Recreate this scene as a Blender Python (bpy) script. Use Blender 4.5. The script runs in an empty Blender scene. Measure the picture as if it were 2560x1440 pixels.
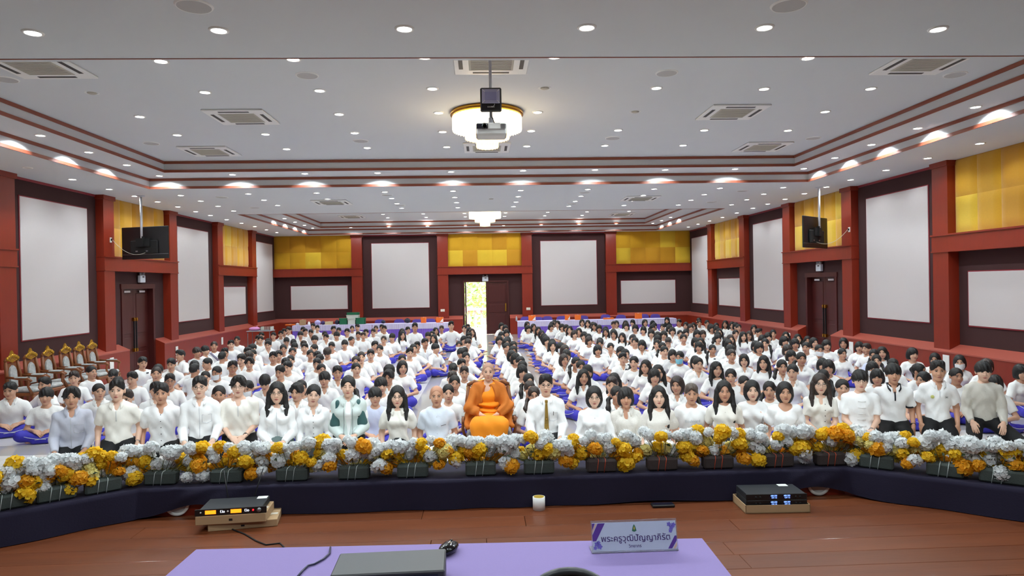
import bpy, math, random
import numpy as np
from mathutils import Vector, Matrix
R = random.Random(7)
PI = math.pi
scene = bpy.context.scene
col = scene.collection
# ------------------------------------------------------------------ camera
F, YAW, PIT, ROL = 1707.0, .042, -.0045, -.0172
CAM = np.array([-.09, 0, 2.15])
def ray(u, v):
    a, b = (u-1280)/F, (v-720)/F
    x = a*math.cos(ROL)+b*math.sin(ROL); y = -a*math.sin(ROL)+b*math.cos(ROL)
    cy, sy, cp, sp = math.cos(YAW), math.sin(YAW), math.cos(PIT), math.sin(PIT)
    yr = cp+y*sp; z = -y*cp+sp
    return np.array([x*cy+yr*sy, -x*sy+yr*cy, z])
def onz(u, v, z): d = ray(u, v); return CAM+d*(z-CAM[2])/d[2]
def ony(u, v, y): d = ray(u, v); return CAM+d*(y-CAM[1])/d[1]
def onx(u, v, x): d = ray(u, v); return CAM+d*(x-CAM[0])/d[0]
cd = bpy.data.cameras.new('camera'); cam = bpy.data.objects.new('camera', cd); col.objects.link(cam)
c0 = ray(1280, 720); rt = Vector(ray(1280+F, 720)-c0).normalized(); up = Vector(c0-ray(1280, 720+F)).normalized(); bk = -Vector(c0).normalized()
M = Matrix((rt, up, bk)).transposed().to_4x4(); M.translation = Vector(CAM); cam.matrix_world = M
cd.sensor_width = 36; cd.lens = F/2560*36; cd.clip_start = .05; cd.clip_end = 300
scene.camera = cam
# ------------------------------------------------------------------ world, exposure
vs = scene.view_settings
vs.view_transform = 'Standard'; vs.look = 'None'; vs.exposure = 0.4; vs.gamma = 1; vs.use_curve_mapping = False
w = bpy.data.worlds.new('world'); scene.world = w; w.use_nodes = True
nt = w.node_tree; bg = nt.nodes['Background']
sky = nt.nodes.new('ShaderNodeTexSky'); sky.sky_type = 'NISHITA'; sky.sun_disc = False; sky.sun_elevation = math.radians(48); sky.sun_rotation = math.radians(120); sky.dust_density = 3.0
nt.links.new(sky.outputs[0], bg.inputs[0]); bg.inputs[1].default_value = 3.2
sl = bpy.data.lights.new('sun', 'SUN'); sl.energy = 22; sl.angle = .01; sl.color = (1, .95, .86)
so = bpy.data.objects.new('sun', sl); col.objects.link(so); so.rotation_euler = (math.radians(50), 0, math.radians(70)); so.location = (12, 50, 25)
LAMP_W = 30.0
# ------------------------------------------------------------------ helpers
def lin(c):
    return tuple(((x/255)/12.92 if x/255 <= .04045 else ((x/255+.055)/1.055)**2.4) for x in c)
MATS = {}
def mat(name, rgb, rough=.6, metal=0, var=.06, scale=8, bump=0, bscale=60, emit=0, spec=.5, trans=0, rnd=0, stretch=None, rgb2=None, sheen=0, coat=0):
    if name in MATS: return MATS[name]
    m = bpy.data.materials.new(name); m.use_nodes = True; n = m.node_tree; b = n.nodes['Principled BSDF']; L = n.links.new
    c = lin(rgb); c2 = lin(rgb2) if rgb2 else tuple(min(1, x*(1-var)) for x in c)
    b.inputs['Roughness'].default_value = rough; b.inputs['Metallic'].default_value = metal
    b.inputs['Specular IOR Level'].default_value = spec
    if sheen: b.inputs['Sheen Weight'].default_value = sheen
    if coat: b.inputs['Coat Weight'].default_value = coat; b.inputs['Coat Roughness'].default_value = .12
    if trans: b.inputs['Transmission Weight'].default_value = trans
    tc = n.nodes.new('ShaderNodeTexCoord'); vec = tc.outputs['Object']
    if stretch:
        mp = n.nodes.new('ShaderNodeMapping'); mp.inputs['Scale'].default_value = stretch; L(vec, mp.inputs[0]); vec = mp.outputs[0]
    tx = n.nodes.new('ShaderNodeTexNoise'); tx.inputs['Scale'].default_value = scale; tx.inputs['Detail'].default_value = 4; L(vec, tx.inputs['Vector'])
    mx = n.nodes.new('ShaderNodeMix'); mx.data_type = 'RGBA'; mx.inputs[6].default_value = (*c, 1); mx.inputs[7].default_value = (*c2, 1); L(tx.outputs[0], mx.inputs[0])
    out = mx.outputs[2]
    if rnd:
        oi = n.nodes.new('ShaderNodeObjectInfo'); hs = n.nodes.new('ShaderNodeHueSaturation'); mr = n.nodes.new('ShaderNodeMapRange')
        mr.inputs[3].default_value = 1-rnd; mr.inputs[4].default_value = 1+rnd*.6; L(oi.outputs['Random'], mr.inputs[0]); L(mr.outputs[0], hs.inputs['Value']); L(out, hs.inputs['Color']); out = hs.outputs[0]
    L(out, b.inputs['Base Color'])
    if bump:
        t2 = n.nodes.new('ShaderNodeTexNoise'); t2.inputs['Scale'].default_value = bscale; t2.inputs['Detail'].default_value = 3; L(vec, t2.inputs['Vector'])
        bp = n.nodes.new('ShaderNodeBump'); bp.inputs['Strength'].default_value = bump; bp.inputs['Distance'].default_value = .01; L(t2.outputs[0], bp.inputs['Height']); L(bp.outputs[0], b.inputs['Normal'])
    if emit: b.inputs['Emission Color'].default_value = (*c, 1); b.inputs['Emission Strength'].default_value = emit
    MATS[name] = m; return m
class MB:
    """collects geometry; build() links it as one mesh object"""
    def __init__(s): s.v = []; s.f = []; s.m = []; s.smooth = []
    def add(s, v, f, mi=0, smooth=False):
        o = len(s.v); s.v += [tuple(p) for p in v]; s.f += [tuple(i+o for i in q) for q in f]; s.m += [mi]*len(f); s.smooth += [smooth]*len(f); return s
    def box(s, x0, x1, y0, y1, z0, z1, mi=0, M=None, bev=0):
        if x0 > x1: x0, x1 = x1, x0
        if y0 > y1: y0, y1 = y1, y0
        if z0 > z1: z0, z1 = z1, z0
        if bev:
            b = min(bev, (x1-x0)/2.01, (y1-y0)/2.01, (z1-z0)/2.01); v = []; idx = {}
            for ix in (0, 1):
                for iy in (0, 1):
                    for iz in (0, 1):
                        X, Y, Z = (x0, x1)[ix], (y0, y1)[iy], (z0, z1)[iz]; dx, dy, dz = (b, -b)[ix], (b, -b)[iy], (b, -b)[iz]
                        for k, p in enumerate(((X, Y+dy, Z+dz), (X+dx, Y, Z+dz), (X+dx, Y+dy, Z))): idx[ix, iy, iz, k] = len(v); v.append(p)
            f = []
            g = lambda a, c, d, k: idx[a, c, d, k]
            for i in (0, 1):
                f.append([g(i, 0, 0, 0), g(i, 1, 0, 0), g(i, 1, 1, 0), g(i, 0, 1, 0)][::(-1, 1)[i]])
                f.append([g(0, i, 0, 1), g(0, i, 1, 1), g(1, i, 1, 1), g(1, i, 0, 1)][::(-1, 1)[i]])
                f.append([g(0, 0, i, 2), g(1, 0, i, 2), g(1, 1, i, 2), g(0, 1, i, 2)][::(-1, 1)[i]])
            for a in (0, 1):
                for c in (0, 1):
                    f.append([g(0, a, c, 1), g(1, a, c, 1), g(1, a, c, 2), g(0, a, c, 2)])
                    f.append([g(a, 0, c, 0), g(a, 1, c, 0), g(a, 1, c, 2), g(a, 0, c, 2)])
                    f.append([g(a, c, 0, 0), g(a, c, 1, 0), g(a, c, 1, 1), g(a, c, 0, 1)])
                    for d in (0, 1): f.append([g(a, c, d, 0), g(a, c, d, 1), g(a, c, d, 2)])
        else:
            v = [(x0, y0, z0), (x1, y0, z0), (x1, y1, z0), (x0, y1, z0), (x0, y0, z1), (x1, y0, z1), (x1, y1, z1), (x0, y1, z1)]
            f = [(0, 3, 2, 1), (4, 5, 6, 7), (0, 1, 5, 4), (1, 2, 6, 5), (2, 3, 7, 6), (3, 0, 4, 7)]
        if M is not None: v = [tuple(M @ Vector(p)) for p in v]
        return s.add(v, f, mi)
    def tube(s, pts, r, n=8, mi=0, caps=True, closed=False):
        pts = [Vector(p) for p in pts]; rs = r if isinstance(r, (list, tuple)) else [r]*len(pts); v = []; f = []; pn = None; N = len(pts)
        for i, p in enumerate(pts):
            t = (pts[(i+1) % N]-pts[i-1]) if closed else (pts[min(i+1, N-1)]-pts[max(i-1, 0)])
            t = t.normalized() if t.length > 1e-9 else Vector((0, 0, 1))
            if pn is None:
                a = Vector((0, 0, 1)) if abs(t.z) < .9 else Vector((1, 0, 0)); pn = t.cross(a).normalized()
            else:
                pn = (pn-t*pn.dot(t)); pn = pn.normalized() if pn.length > 1e-9 else t.orthogonal().normalized()
            bn = t.cross(pn)
            v += [p+(pn*math.cos(2*PI*k/n)+bn*math.sin(2*PI*k/n))*rs[i] for k in range(n)]
        for i in range(N if closed else N-1):
            j = (i+1) % N
            f += [(i*n+k, i*n+(k+1) % n, j*n+(k+1) % n, j*n+k) for k in range(n)]
        if caps and not closed: f += [tuple(range(n))[::-1], tuple((N-1)*n+k for k in range(n))]
        return s.add(v, f, mi, True)
    def lathe(s, prof, n=16, mi=0, c=(0, 0, 0), M=None, smooth=True):
        v = []; f = []
        for r, z in prof: v += [(c[0]+r*math.cos(2*PI*k/n), c[1]+r*math.sin(2*PI*k/n), c[2]+z) for k in range(n)]
        for i in range(len(prof)-1): f += [(i*n+k, i*n+(k+1) % n, (i+1)*n+(k+1) % n, (i+1)*n+k) for k in range(n)]
        if M is not None: v = [tuple(M @ Vector(p)) for p in v]
        return s.add(v, f, mi, smooth)
    def disc(s, c, r, n=20, mi=0, M=None, flip=False):
        v = [(c[0]+r*math.cos(2*PI*k/n), c[1]+r*math.sin(2*PI*k/n), c[2]) for k in range(n)]
        if M is not None: v = [tuple(M @ Vector(p)) for p in v]
        return s.add(v, [tuple(range(n))[::-1] if flip else tuple(range(n))], mi)
    def ell(s, c, r, n=12, m=8, mi=0, M=None):
        v = []; f = []
        for i in range(m+1):
            t = PI*i/m
            v += [(c[0]+r[0]*math.sin(t)*math.cos(2*PI*k/n), c[1]+r[1]*math.sin(t)*math.sin(2*PI*k/n), c[2]-r[2]*math.cos(t)) for k in range(n)]
        for i in range(m): f += [(i*n+k, i*n+(k+1) % n, (i+1)*n+(k+1) % n, (i+1)*n+k) for k in range(n)]
        if M is not None: v = [tuple(M @ Vector(p)) for p in v]
        return s.add(v, f, mi, True)
    def prism(s, poly, h0, h1, axis='z', mi=0, M=None):
        n = len(poly)
        P = {'z': lambda a, b, h: (a, b, h), 'y': lambda a, b, h: (a, h, b), 'x': lambda a, b, h: (h, a, b)}[axis]
        v = [P(a, b, h0) for a, b in poly]+[P(a, b, h1) for a, b in poly]
        if M is not None: v = [tuple(M @ Vector(p)) for p in v]
        f = [tuple(range(n))[::-1], tuple(range(n, 2*n))]+[(k, (k+1) % n, n+(k+1) % n, n+k) for k in range(n)]
        return s.add(v, f, mi)
    def mesh(s, name, mats):
        me = bpy.data.meshes.new(name); me.from_pydata(s.v, [], s.f)
        for m in (mats if isinstance(mats, (list, tuple)) else [mats]): me.materials.append(m)
        me.polygons.foreach_set('material_index', s.m); me.polygons.foreach_set('use_smooth', s.smooth); me.update(); return me
    def build(s, name, mats, parent=None, loc=None, rot=None):
        return obj(name, s.mesh(name, mats), parent, loc, rot)
def obj(name, me, parent=None, loc=None, rot=None):
    o = bpy.data.objects.new(name, me); col.objects.link(o); o.parent = parent
    if loc is not None: o.location = loc
    if rot is not None: o.rotation_euler = rot
    return o
def tag(o, label=None, cat=None, group=None, kind=None):
    if label: o['label'] = label
    if cat: o['category'] = cat
    if group: o['group'] = group
    if kind: o['kind'] = kind
    return o
def thing(name, label, cat, loc=(0, 0, 0), rz=0, group=None):
    o = bpy.data.objects.new(name, None); col.objects.link(o); o.location = loc; o.rotation_euler = (0, 0, rz); o.empty_display_size = .1
    return tag(o, label, cat, group)
def copy_tree(o, parent=None):
    c = o.copy(); col.objects.link(c); c.parent = parent
    for ch in o.children: copy_tree(ch, c)
    return c
def text_mesh(name, body, size, m, parent, M, ext=.0006, align='CENTER'):
    cu = bpy.data.curves.new(name, 'FONT'); cu.body = body; cu.size = size; cu.align_x = align; cu.align_y = 'CENTER'; cu.extrude = ext; cu.resolution_u = 3
    o = bpy.data.objects.new(name, cu); col.objects.link(o)
    dg = bpy.context.evaluated_depsgraph_get(); dg.update(); me = bpy.data.meshes.new_from_object(o.evaluated_get(dg)); bpy.data.objects.remove(o); me.materials.clear(); me.materials.append(m)
    q = obj(name, me, parent); q.matrix_local = M; return q
def ordinal(n):
    W = ['first', 'second', 'third', 'fourth', 'fifth', 'sixth', 'seventh', 'eighth', 'ninth', 'tenth', 'eleventh', 'twelfth', 'thirteenth', 'fourteenth', 'fifteenth', 'sixteenth', 'seventeenth', 'eighteenth', 'nineteenth', 'twentieth', 'twenty-first', 'twenty-second', 'twenty-third', 'twenty-fourth', 'twenty-fifth', 'twenty-sixth', 'twenty-seventh', 'twenty-eighth', 'twenty-ninth', 'thirtieth']
    return W[n-1] if n <= len(W) else '%dth' % n
# ------------------------------------------------------------------ materials
m_red = mat('red_brown_laminate', (142, 43, 22), .38, var=.22, scale=3, stretch=(6, 6, 1), bump=.04)
m_sill = mat('rose_brown_sill', (176, 88, 74), .3, var=.12, scale=5)
m_dark = mat('dark_maroon_fabric_wall', (66, 34, 34), .9, var=.2, scale=30, bump=.3, bscale=200)
m_panel = mat('pale_grey_acoustic_fabric', (206, 198, 197), .95, var=.05, scale=120, bump=.15, bscale=300)
m_edge = mat('crimson_panel_edge', (140, 30, 45), .5)
m_gold = [mat('golden_padded_fabric', (200, 142, 4), .8, var=.1, scale=30, bump=.1, bscale=200, sheen=.3), mat('yellow_padded_fabric', (224, 184, 40), .8, var=.1, scale=30, bump=.1, bscale=200, sheen=.3), mat('amber_padded_fabric', (212, 158, 8), .8, var=.1, scale=30, bump=.1, bscale=200, sheen=.3)]
m_ceil = mat('warm_white_ceiling_paint', (211, 214, 216), .9, var=.03, scale=2)
m_trim = mat('brown_ceiling_trim', (150, 80, 58), .4, var=.15, scale=6)
m_white = mat('white_plastic', (236, 236, 232), .45, var=.02)
m_black = mat('black_plastic', (22, 22, 24), .4, var=.2)
m_blackm = mat('matte_black', (14, 14, 15), .8, var=.2)
m_door = mat('dark_red_door_wood', (76, 28, 26), .35, var=.3, scale=3, stretch=(8, 8, 1))
m_brass = mat('brass', (214, 160, 60), .25, 1, var=.05)
m_chrome = mat('chrome', (200, 200, 205), .15, 1, var=.02)
m_greym = mat('grey_metal', (140, 142, 146), .35, .8, var=.05)
# ================================================================== THE SETTING
ZS, ZL, ZU = 4.42, 4.65, 4.884
m_floor = mat('grey_polished_tile', (176, 172, 168), .13, var=.1, scale=1.5, spec=.6)
m_floorw = mat('pale_polished_tile', (222, 218, 213), .18, var=.05, scale=1.5, spec=.5)
fl = MB().box(-9.6, 9.6, 5.7, 30.4, -.1, 0).build('floor', m_floor); tag(fl, kind='structure', label='grey polished tile floor of the hall')
def inlay(x0, x1, y0, y1):
    nx, ny = max(1, round(abs(x1-x0)/1.2)), max(1, round((y1-y0)/1.2)); dx, dy = (x1-x0)/nx, (y1-y0)/ny
    me = MB().box(.004, abs(dx)-.004, .004, dy-.004, 0, .004).mesh('floor_tile', m_floorw)
    for i in range(nx):
        for j in range(ny): obj('floor_tile', me, fl, (x0+i*dx, y0+j*dy, 0))
inlay(-8.8, -1.35, 9.9, 26.7); inlay(1.28, 8.8, 9.9, 26.7); inlay(-8.8, -1.35, 5.75, 9.3); inlay(1.28, 8.8, 5.75, 9.3)
# ---------------------------------------------------------------- walls built of boxes in (s along, d into the room, z)
def make_wall(name, label, mp, back, portals, flats, gaps, s0, s1, openings):
    wall = MB()
    edges = sorted([s0, s1]+[e for o in openings for e in o[:2]])
    cur = s0
    for a, b, h in sorted(openings):
        wall.box(*mp(cur, a, -.35, -.03, 0, ZS+.05)); wall.box(*mp(a, b, -.35, -.03, h, ZS+.05)); cur = b
    wall.box(*mp(cur, s1, -.35, -.03, 0, ZS+.05))
    wl = wall.build(name, m_dark); tag(wl, label, kind='structure')
    def part(n, m, *a, bev=0): return MB().box(*mp(*a), bev=bev).build(n, m, wl)
    for a, b in flats:
        part('wall_backing', m_dark, a, b, -.03, 0, .8, ZS)
        part('cornice', m_edge, a, b, -.03, .02, ZS-.05, ZS)
        c = (a+b)/2; hw = 1.13 if back is None else 1.235
        part('panel_edge', m_edge, c-hw-.02, c+hw+.02, 0, .012, 1.207, 4.07); part('acoustic_panel', m_panel, c-hw, c+hw, 0, .022, 1.227, 4.05, bev=.006)
    for (a, b, kind, pl, pr) in portals:
        pw = .455
        for (q0, q1, on) in ((a, a+pw, pl), (b-pw, b, pr)):
            if on:
                part('pillar', m_red, q0, q1, -.03, .18, .7, ZS)
                part('pillar_cap', m_red, q0-.03, q1+.03, -.03, .21, ZS-.1, ZS)
        i0, i1 = a+(pw if pl else .0), b-(pw if pr else 0)
        part('beam', m_red, a-.01, b+.01, -.03, .195, 2.66, 2.97); part('beam_lip', m_red, a-.02, b+.02, -.03, .225, 2.965, 2.995); part('beam_lip', m_red, a-.02, b+.02, -.03, .21, 2.645, 2.67)
        n = 5; dw = (i1-i0)/n; zz = [(2.995, 3.70), (3.70, ZS-.01)]
        pat = kind.get('pat')
        for r_, (z0, z1) in enumerate(zz):
            for k in range(n):
                mi = pat[r_][k] if pat else R.choice([0, 2, 1, 2])
                me = MB(); N = 7; vs_ = []; fs = []
                for i in range(N+1):
                    for j in range(N+1):
                        u, v = i/N, j/N; e = min(u, 1-u, v, 1-v)
                        d = .02+.04*min(1, (e*7)**.5)
                        x0, x1, y0, y1, z_0, z_1 = mp(i0+dw*u*1.0+dw*k, i0+dw*u+dw*k, d, d, z0+(z1-z0)*v, z0+(z1-z0)*v)
                        vs_.append((x0, y0, z_0))
                for i in range(N):
                    for j in range(N): fs.append((i*(N+1)+j, (i+1)*(N+1)+j, (i+1)*(N+1)+j+1, i*(N+1)+j+1))
                me.add(vs_, fs, 0, True); me.build('padded_tile', m_gold[mi], wl)
        part('padding_board', m_gold[0], i0, i1, -.03, .016, 2.99, ZS)
        if kind.get('panel'):
            c = (a+b)/2; hw = 1.19 if back is None else 1.215
            part('panel_edge', m_edge, c-hw-.02, c+hw+.02, -.03, -.012, 1.21, 2.27); part('acoustic_panel', m_panel, c-hw, c+hw, -.03, -.004, 1.23, 2.25, bev=.006)
    # sloping sill on the wainscot
    cur = s0; segs = []
    for a, b in sorted(gaps): segs.append((cur, a)); cur = b
    segs.append((cur, s1))
    for a, b in segs:
        x = mp(a, a, -.03, -.03, 0, 0); prof = [(-.03, 0), (.245, 0), (.245, .715), (-.03, .845)]
        v = []
        for s_ in (a, b):
            for d, z in prof: q = mp(s_, s_, d, d, z, z); v.append((q[0], q[2], q[4]))
        MB().add(v, [(0, 1, 2, 3), (7, 6, 5, 4), (0, 4, 5, 1), (1, 5, 6, 2), (3, 7, 4, 0)]).add(v, [(2, 6, 7, 3)], 1).build('wainscot', [m_red, m_sill], wl)
        part('sill_edge', m_sill, a, b, .235, .255, .69, .718)
    return wl, part
mpL = lambda a, b, d0, d1, z0, z1: (-9.1+d0, -9.1+d1, a, b, z0, z1)
mpR = lambda a, b, d0, d1, z0, z1: (9.1-d0, 9.1-d1, a, b, z0, z1)
mpB = lambda a, b, d0, d1, z0, z1: (a, b, 29.95-d0, 29.95-d1, z0, z1)
sp = [(9.47, 13.32, {'panel': 1}, 1, 1), (16.33, 20.15, {}, 1, 1), (23.2, 27.05, {'panel': 1}, 1, 1)]
sf = [(6.3, 9.47), (13.32, 16.33), (20.15, 23.2), (27.05, 29.95)]
DO = [(17.42, 19.12, 2.3)]
wallL, partL = make_wall('wall_left', 'left wall with red-brown pillars and yellow padded tiles', mpL, None, sp, sf, [(17.27, 19.12)], -3, 30.3, DO)
wallR, partR = make_wall('wall_right', 'right wall with red-brown pillars and yellow padded tiles', mpR, None, sp, sf, [(17.27, 19.12)], -3, 30.3, DO)
bp = [(-9.1, -5.31, {'panel': 1, 'pat': [[2, 2, 1, 2, 2], [0, 0, 0, 2, 2]]}, 0, 1), (-2.06, 2.06, {'pat': [[1, 0, 1, 1, 0], [2, 2, 2, 0, 2]]}, 1, 1), (5.31, 9.1, {'panel': 1, 'pat': [[1, 0, 0, 0, 1], [2, 2, 2, 1, 2]]}, 1, 0)]
wallB, partB = make_wall('wall_back', 'far end wall with doorway and yellow padded tiles', mpB, 1, bp, [(-5.31, -2.06), (2.06, 5.31)], [(-1.0, 1.05)], -9.45, 9.45, [(-.93, .97, 2.3)])
MB().box(-9.6, 9.6, -3.2, -3, -.1, ZS).build('wall_front', m_dark)['kind'] = 'structure'
m_plate = mat('ivory_switch_plate', (226, 220, 206), .4)
for s, w_ in ((-1.87, .2), (1.86, .2)): tag(MB().box(s-.09, s+.09, 29.755, 29.77, 1.04, 1.15, bev=.004).box(s-.05, s-.005, 29.748, 29.757, 1.06, 1.13).box(s+.005, s+.05, 29.748, 29.757, 1.06, 1.13).build('switch_plate', m_plate), 'ivory switch plate on pillar %s of the open doorway' % ('left' if s < 0 else 'right'), 'switch')
# ---------------------------------------------------------------- side doors
def side_door(name, mp, label):
    fr = MB(); a, b, h = DO[0]
    fr.box(*mp(a-.005, a+.09, -.3, .002, 0, h-.08)); fr.box(*mp(b-.09, b+.005, -.3, .002, 0, h-.08)); fr.box(*mp(a-.03, b+.03, -.3, .006, h-.08, h+.04))
    D = fr.build(name, m_door); tag(D, label, kind='structure')
    mid = (a+b)/2
    for s0, s1, e in ((a+.09, mid-.004, mid-.06), (mid+.004, b-.09, mid+.06)):
        L = MB().box(*mp(s0, s1, -.2, -.15, .005, h-.07)).build('door_leaf', m_door, D)
        for z0, z1 in ((.15, .55), (.65, .95), (1.05, 2.1)): MB().box(*mp(s0+.12, s1-.12, -.16, -.135, z0, z1), bev=.01).build('door_panel', m_door, L)
        H = MB().box(*mp(e-.015, e+.015, -.12, -.09, .6, 1.46)).build('handle_bar', m_black, L)
        for z in (.62, 1.42): MB().box(*mp(e-.025, e+.025, -.15, -.075, z-.045, z+.045), bev=.008).build('brass_mount', m_brass, L)
        MB().box(*mp((s0+s1)/2-.15, (s0+s1)/2+.15, -.15, -.1, 2.12, 2.17)).build('door_closer', m_chrome, L)
    return D
side_door('door_1', mpL, 'dark red double door in the left wall'); side_door('door_2', mpR, 'dark red double door in the right wall')
# far double door: one leaf shut, one swung outward
fr = MB(); fr.box(-.98, -.92, 29.9, 30.3, 0, 2.3).box(.96, 1.02, 29.9, 30.3, 0, 2.3).box(-.98, 1.02, 29.9, 30.3, 2.3, 2.36)
D3 = tag(fr.build('door_3', m_door), 'dark red double door at the far end with one leaf open', kind='structure')
L = MB().box(.02, .96, 29.96, 30.01, .01, 2.3).build('door_leaf', m_door, D3)
for z0, z1 in ((.15, .85), (.95, 1.3), (1.4, 2.15)): MB().box(.12, .86, 29.945, 29.965, z0, z1, bev=.008).build('door_panel', m_door, L)
MB().box(.85, .9, 29.9, 29.96, 1.0, 1.35).build('door_handle', m_brass, L)
L = MB().box(-.9, -.85, 30.05, 30.98, .01, 2.3).build('door_leaf', m_door, D3)
for z0, z1 in ((.15, .85), (.95, 1.3), (1.4, 2.15)): MB().box(-.86, -.835, 30.17, 30.85, z0, z1, bev=.008).build('door_panel', m_door, L)
# ---------------------------------------------------------------- ceiling with two stepped coffers
cq = MB()
def rect_ring(z, ox0, ox1, oy0, oy1, ix0, ix1, iy0, iy1):
    v = [(ox0, oy0, z), (ox1, oy0, z), (ox1, oy1, z), (ox0, oy1, z), (ix0, iy0, z), (ix1, iy0, z), (ix1, iy1, z), (ix0, iy1, z)]
    cq.add(v, [(0, 4, 5, 1), (1, 5, 6, 2), (2, 6, 7, 3), (3, 7, 4, 0)])
def rect_wall(x0, x1, y0, y1, z0, z1):
    v = [(x0, y0, z0), (x1, y0, z0), (x1, y1, z0), (x0, y1, z0), (x0, y0, z1), (x1, y0, z1), (x1, y1, z1), (x0, y1, z1)]
    cq.add(v, [(0, 1, 5, 4), (1, 2, 6, 5), (2, 3, 7, 6), (3, 0, 4, 7)])
CO = [(-7.47, 7.47, 6.81, 15.51, .69, .79), (-7.47, 7.47, 20.97, 29.35, .69, .79)]
def flat(x0, x1, y0, y1, z): cq.add([(x0, y0, z), (x1, y0, z), (x1, y1, z), (x0, y1, z)], [(0, 3, 2, 1)])
flat(-9.6, 9.6, -3.2, 6.81, ZS); flat(-9.6, 9.6, 15.51, 20.97, ZS); flat(-9.6, 9.6, 29.35, 30.4, ZS)
for x0, x1, y0, y1, ix, iy in CO:
    flat(-9.6, x0, y0, y1, ZS); flat(x1, 9.6, y0, y1, ZS)
    rect_wall(x0, x1, y0, y1, ZS, ZL); rect_ring(ZL, x0, x1, y0, y1, x0+ix, x1-ix, y0+iy, y1-iy)
    rect_wall(x0+ix, x1-ix, y0+iy, y1-iy, ZL, ZU); flat(x0+ix, x1-ix, y0+iy, y1-iy, ZU)
flat(-9.7, 9.7, -3.3, 30.5, ZU+.3)
ceil = tag(cq.build('ceiling', m_ceil), 'white stepped coffer ceiling', kind='structure')
def trim(x0, x1, y0, y1, zc, h=.055, t=.018, skip=0):
    for a in [(x0, x1, y0, y0+t), (x0, x1, y1-t, y1), (x0, x0+t, y0, y1), (x1-t, x1, y0, y1)][skip:]:
        MB().box(*a, zc-h/2, zc+h/2).build('trim_strip', m_trim, ceil)
for x0, x1, y0, y1, ix, iy in CO:
    trim(x0, x1, y0, y1, ZS+.022); trim(x0, x1, y0, y1, ZL-.03, skip=1); trim(x0+ix, x1-ix, y0+iy, y1-iy, ZL+.022, skip=1); trim(x0+ix, x1-ix, y0+iy, y1-iy, ZU-.03, skip=1)
# ---------------------------------------------------------------- outdoors seen through the door
m_ext = mat('terracotta_balcony', (206, 150, 128), .7)
m_extp = mat('sunlit_paving', (220, 212, 200), .8)
ext = MB().box(-6, 6, 30.3, 33.2, -.12, -.01).build('floor_balcony', m_extp); tag(ext, kind='structure')
rail = thing('balcony_railing', 'terracotta balcony railing seen through the open door', 'railing', (0, 33, 0))
MB().box(-5, 5, -.12, .12, .95, 1.07).build('handrail', m_ext, rail); MB().box(-5, 5, -.1, .1, -.01, .12).build('base_rail', m_ext, rail)
me = MB().lathe([(.05, .12), (.075, .16), (.04, .22), (.085, .45), (.085, .55), (.04, .85), (.07, .9), (.05, .95)], 10).mesh('baluster', m_ext)
for k in range(-10, 11): obj('baluster', me, rail, (k*.3+.1, 0, 0))
m_leaf = mat('sunlit_leaves', (120, 150, 60), .6, var=.5, scale=3, trans=0); m_bark = mat('bark', (110, 90, 70), .9, var=.3)
MB().box(-40, 40, 33.3, 90, -3.1, -3).build('ground_garden', mat('grass_ground', (130, 140, 80), .9, var=.3, scale=1))['kind'] = 'structure'
for i, (x, y, h, r_, lab) in enumerate([(-1.6, 42, 8, 2.6, 'bright leafy tree beyond the balcony, left in the doorway'), (1.2, 47, 9.5, 3.0, 'taller hazy tree beyond the balcony, right in the doorway'), (-4.5, 50, 9, 3.2, 'tree beyond the balcony, furthest left past the open leaf')]):
    t = thing('tree', lab, 'tree', (x, y, -3)); MB().tube([(0, 0, 0), (.1, 0, h*.4), (-.1, .1, h*.8)], [.2, .15, .05], 8).build('trunk', m_bark, t)
    lf = MB()
    for k in range(1800):
        d = Vector((R.gauss(0, 1), R.gauss(0, 1), R.gauss(0, 1))); d = d.normalized()*(R.random()**.4)
        p = Vector((d.x*r_, d.y*r_, h*.62+d.z*h*.38)); a = Vector((R.uniform(-1, 1), R.uniform(-1, 1), R.uniform(-.5, .5))).normalized()*.2; b = a.orthogonal().normalized()*.1
        lf.add([p-a, p+b, p+a, p-b], [(0, 1, 2, 3)])
    lf.build('foliage', m_leaf, t)
# ---------------------------------------------------------------- downlights
m_lamp = mat('lit_lamp', (255, 252, 246), .5, emit=26)
m_off = mat('unlit_lamp', (190, 188, 180), .4)
ring = MB().lathe([(.062, -.004), (.066, -.012), (.083, -.010), (.088, 0)], 20).mesh('trim_ring', m_white)
lens = MB().disc((0, 0, -.006), .064, 20, flip=True).mesh('lamp_lens', m_lamp); lens0 = MB().disc((0, 0, -.006), .064, 20, flip=True).mesh('lamp_lens', m_off)
def lamp_data(name, watts, size, blend=.35):
    l = bpy.data.lights.new(name, 'SPOT'); l.energy = watts; l.spot_size = math.radians(size); l.spot_blend = blend; l.shadow_soft_size = .05; l.color = (.85, .962, 1.0); return l
LD = {'soffit': lamp_data('soffit_lamp', LAMP_W, 150, .6), 'upper': lamp_data('upper_lamp', LAMP_W*1.5, 150, .6), 'ledge': lamp_data('ledge_lamp', LAMP_W*1.9, 122, .22), 'stage': lamp_data('stage_lamp', LAMP_W*2.0, 160, .5), 'near': lamp_data('near_lamp', LAMP_W*4.4, 158, .5)}
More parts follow.
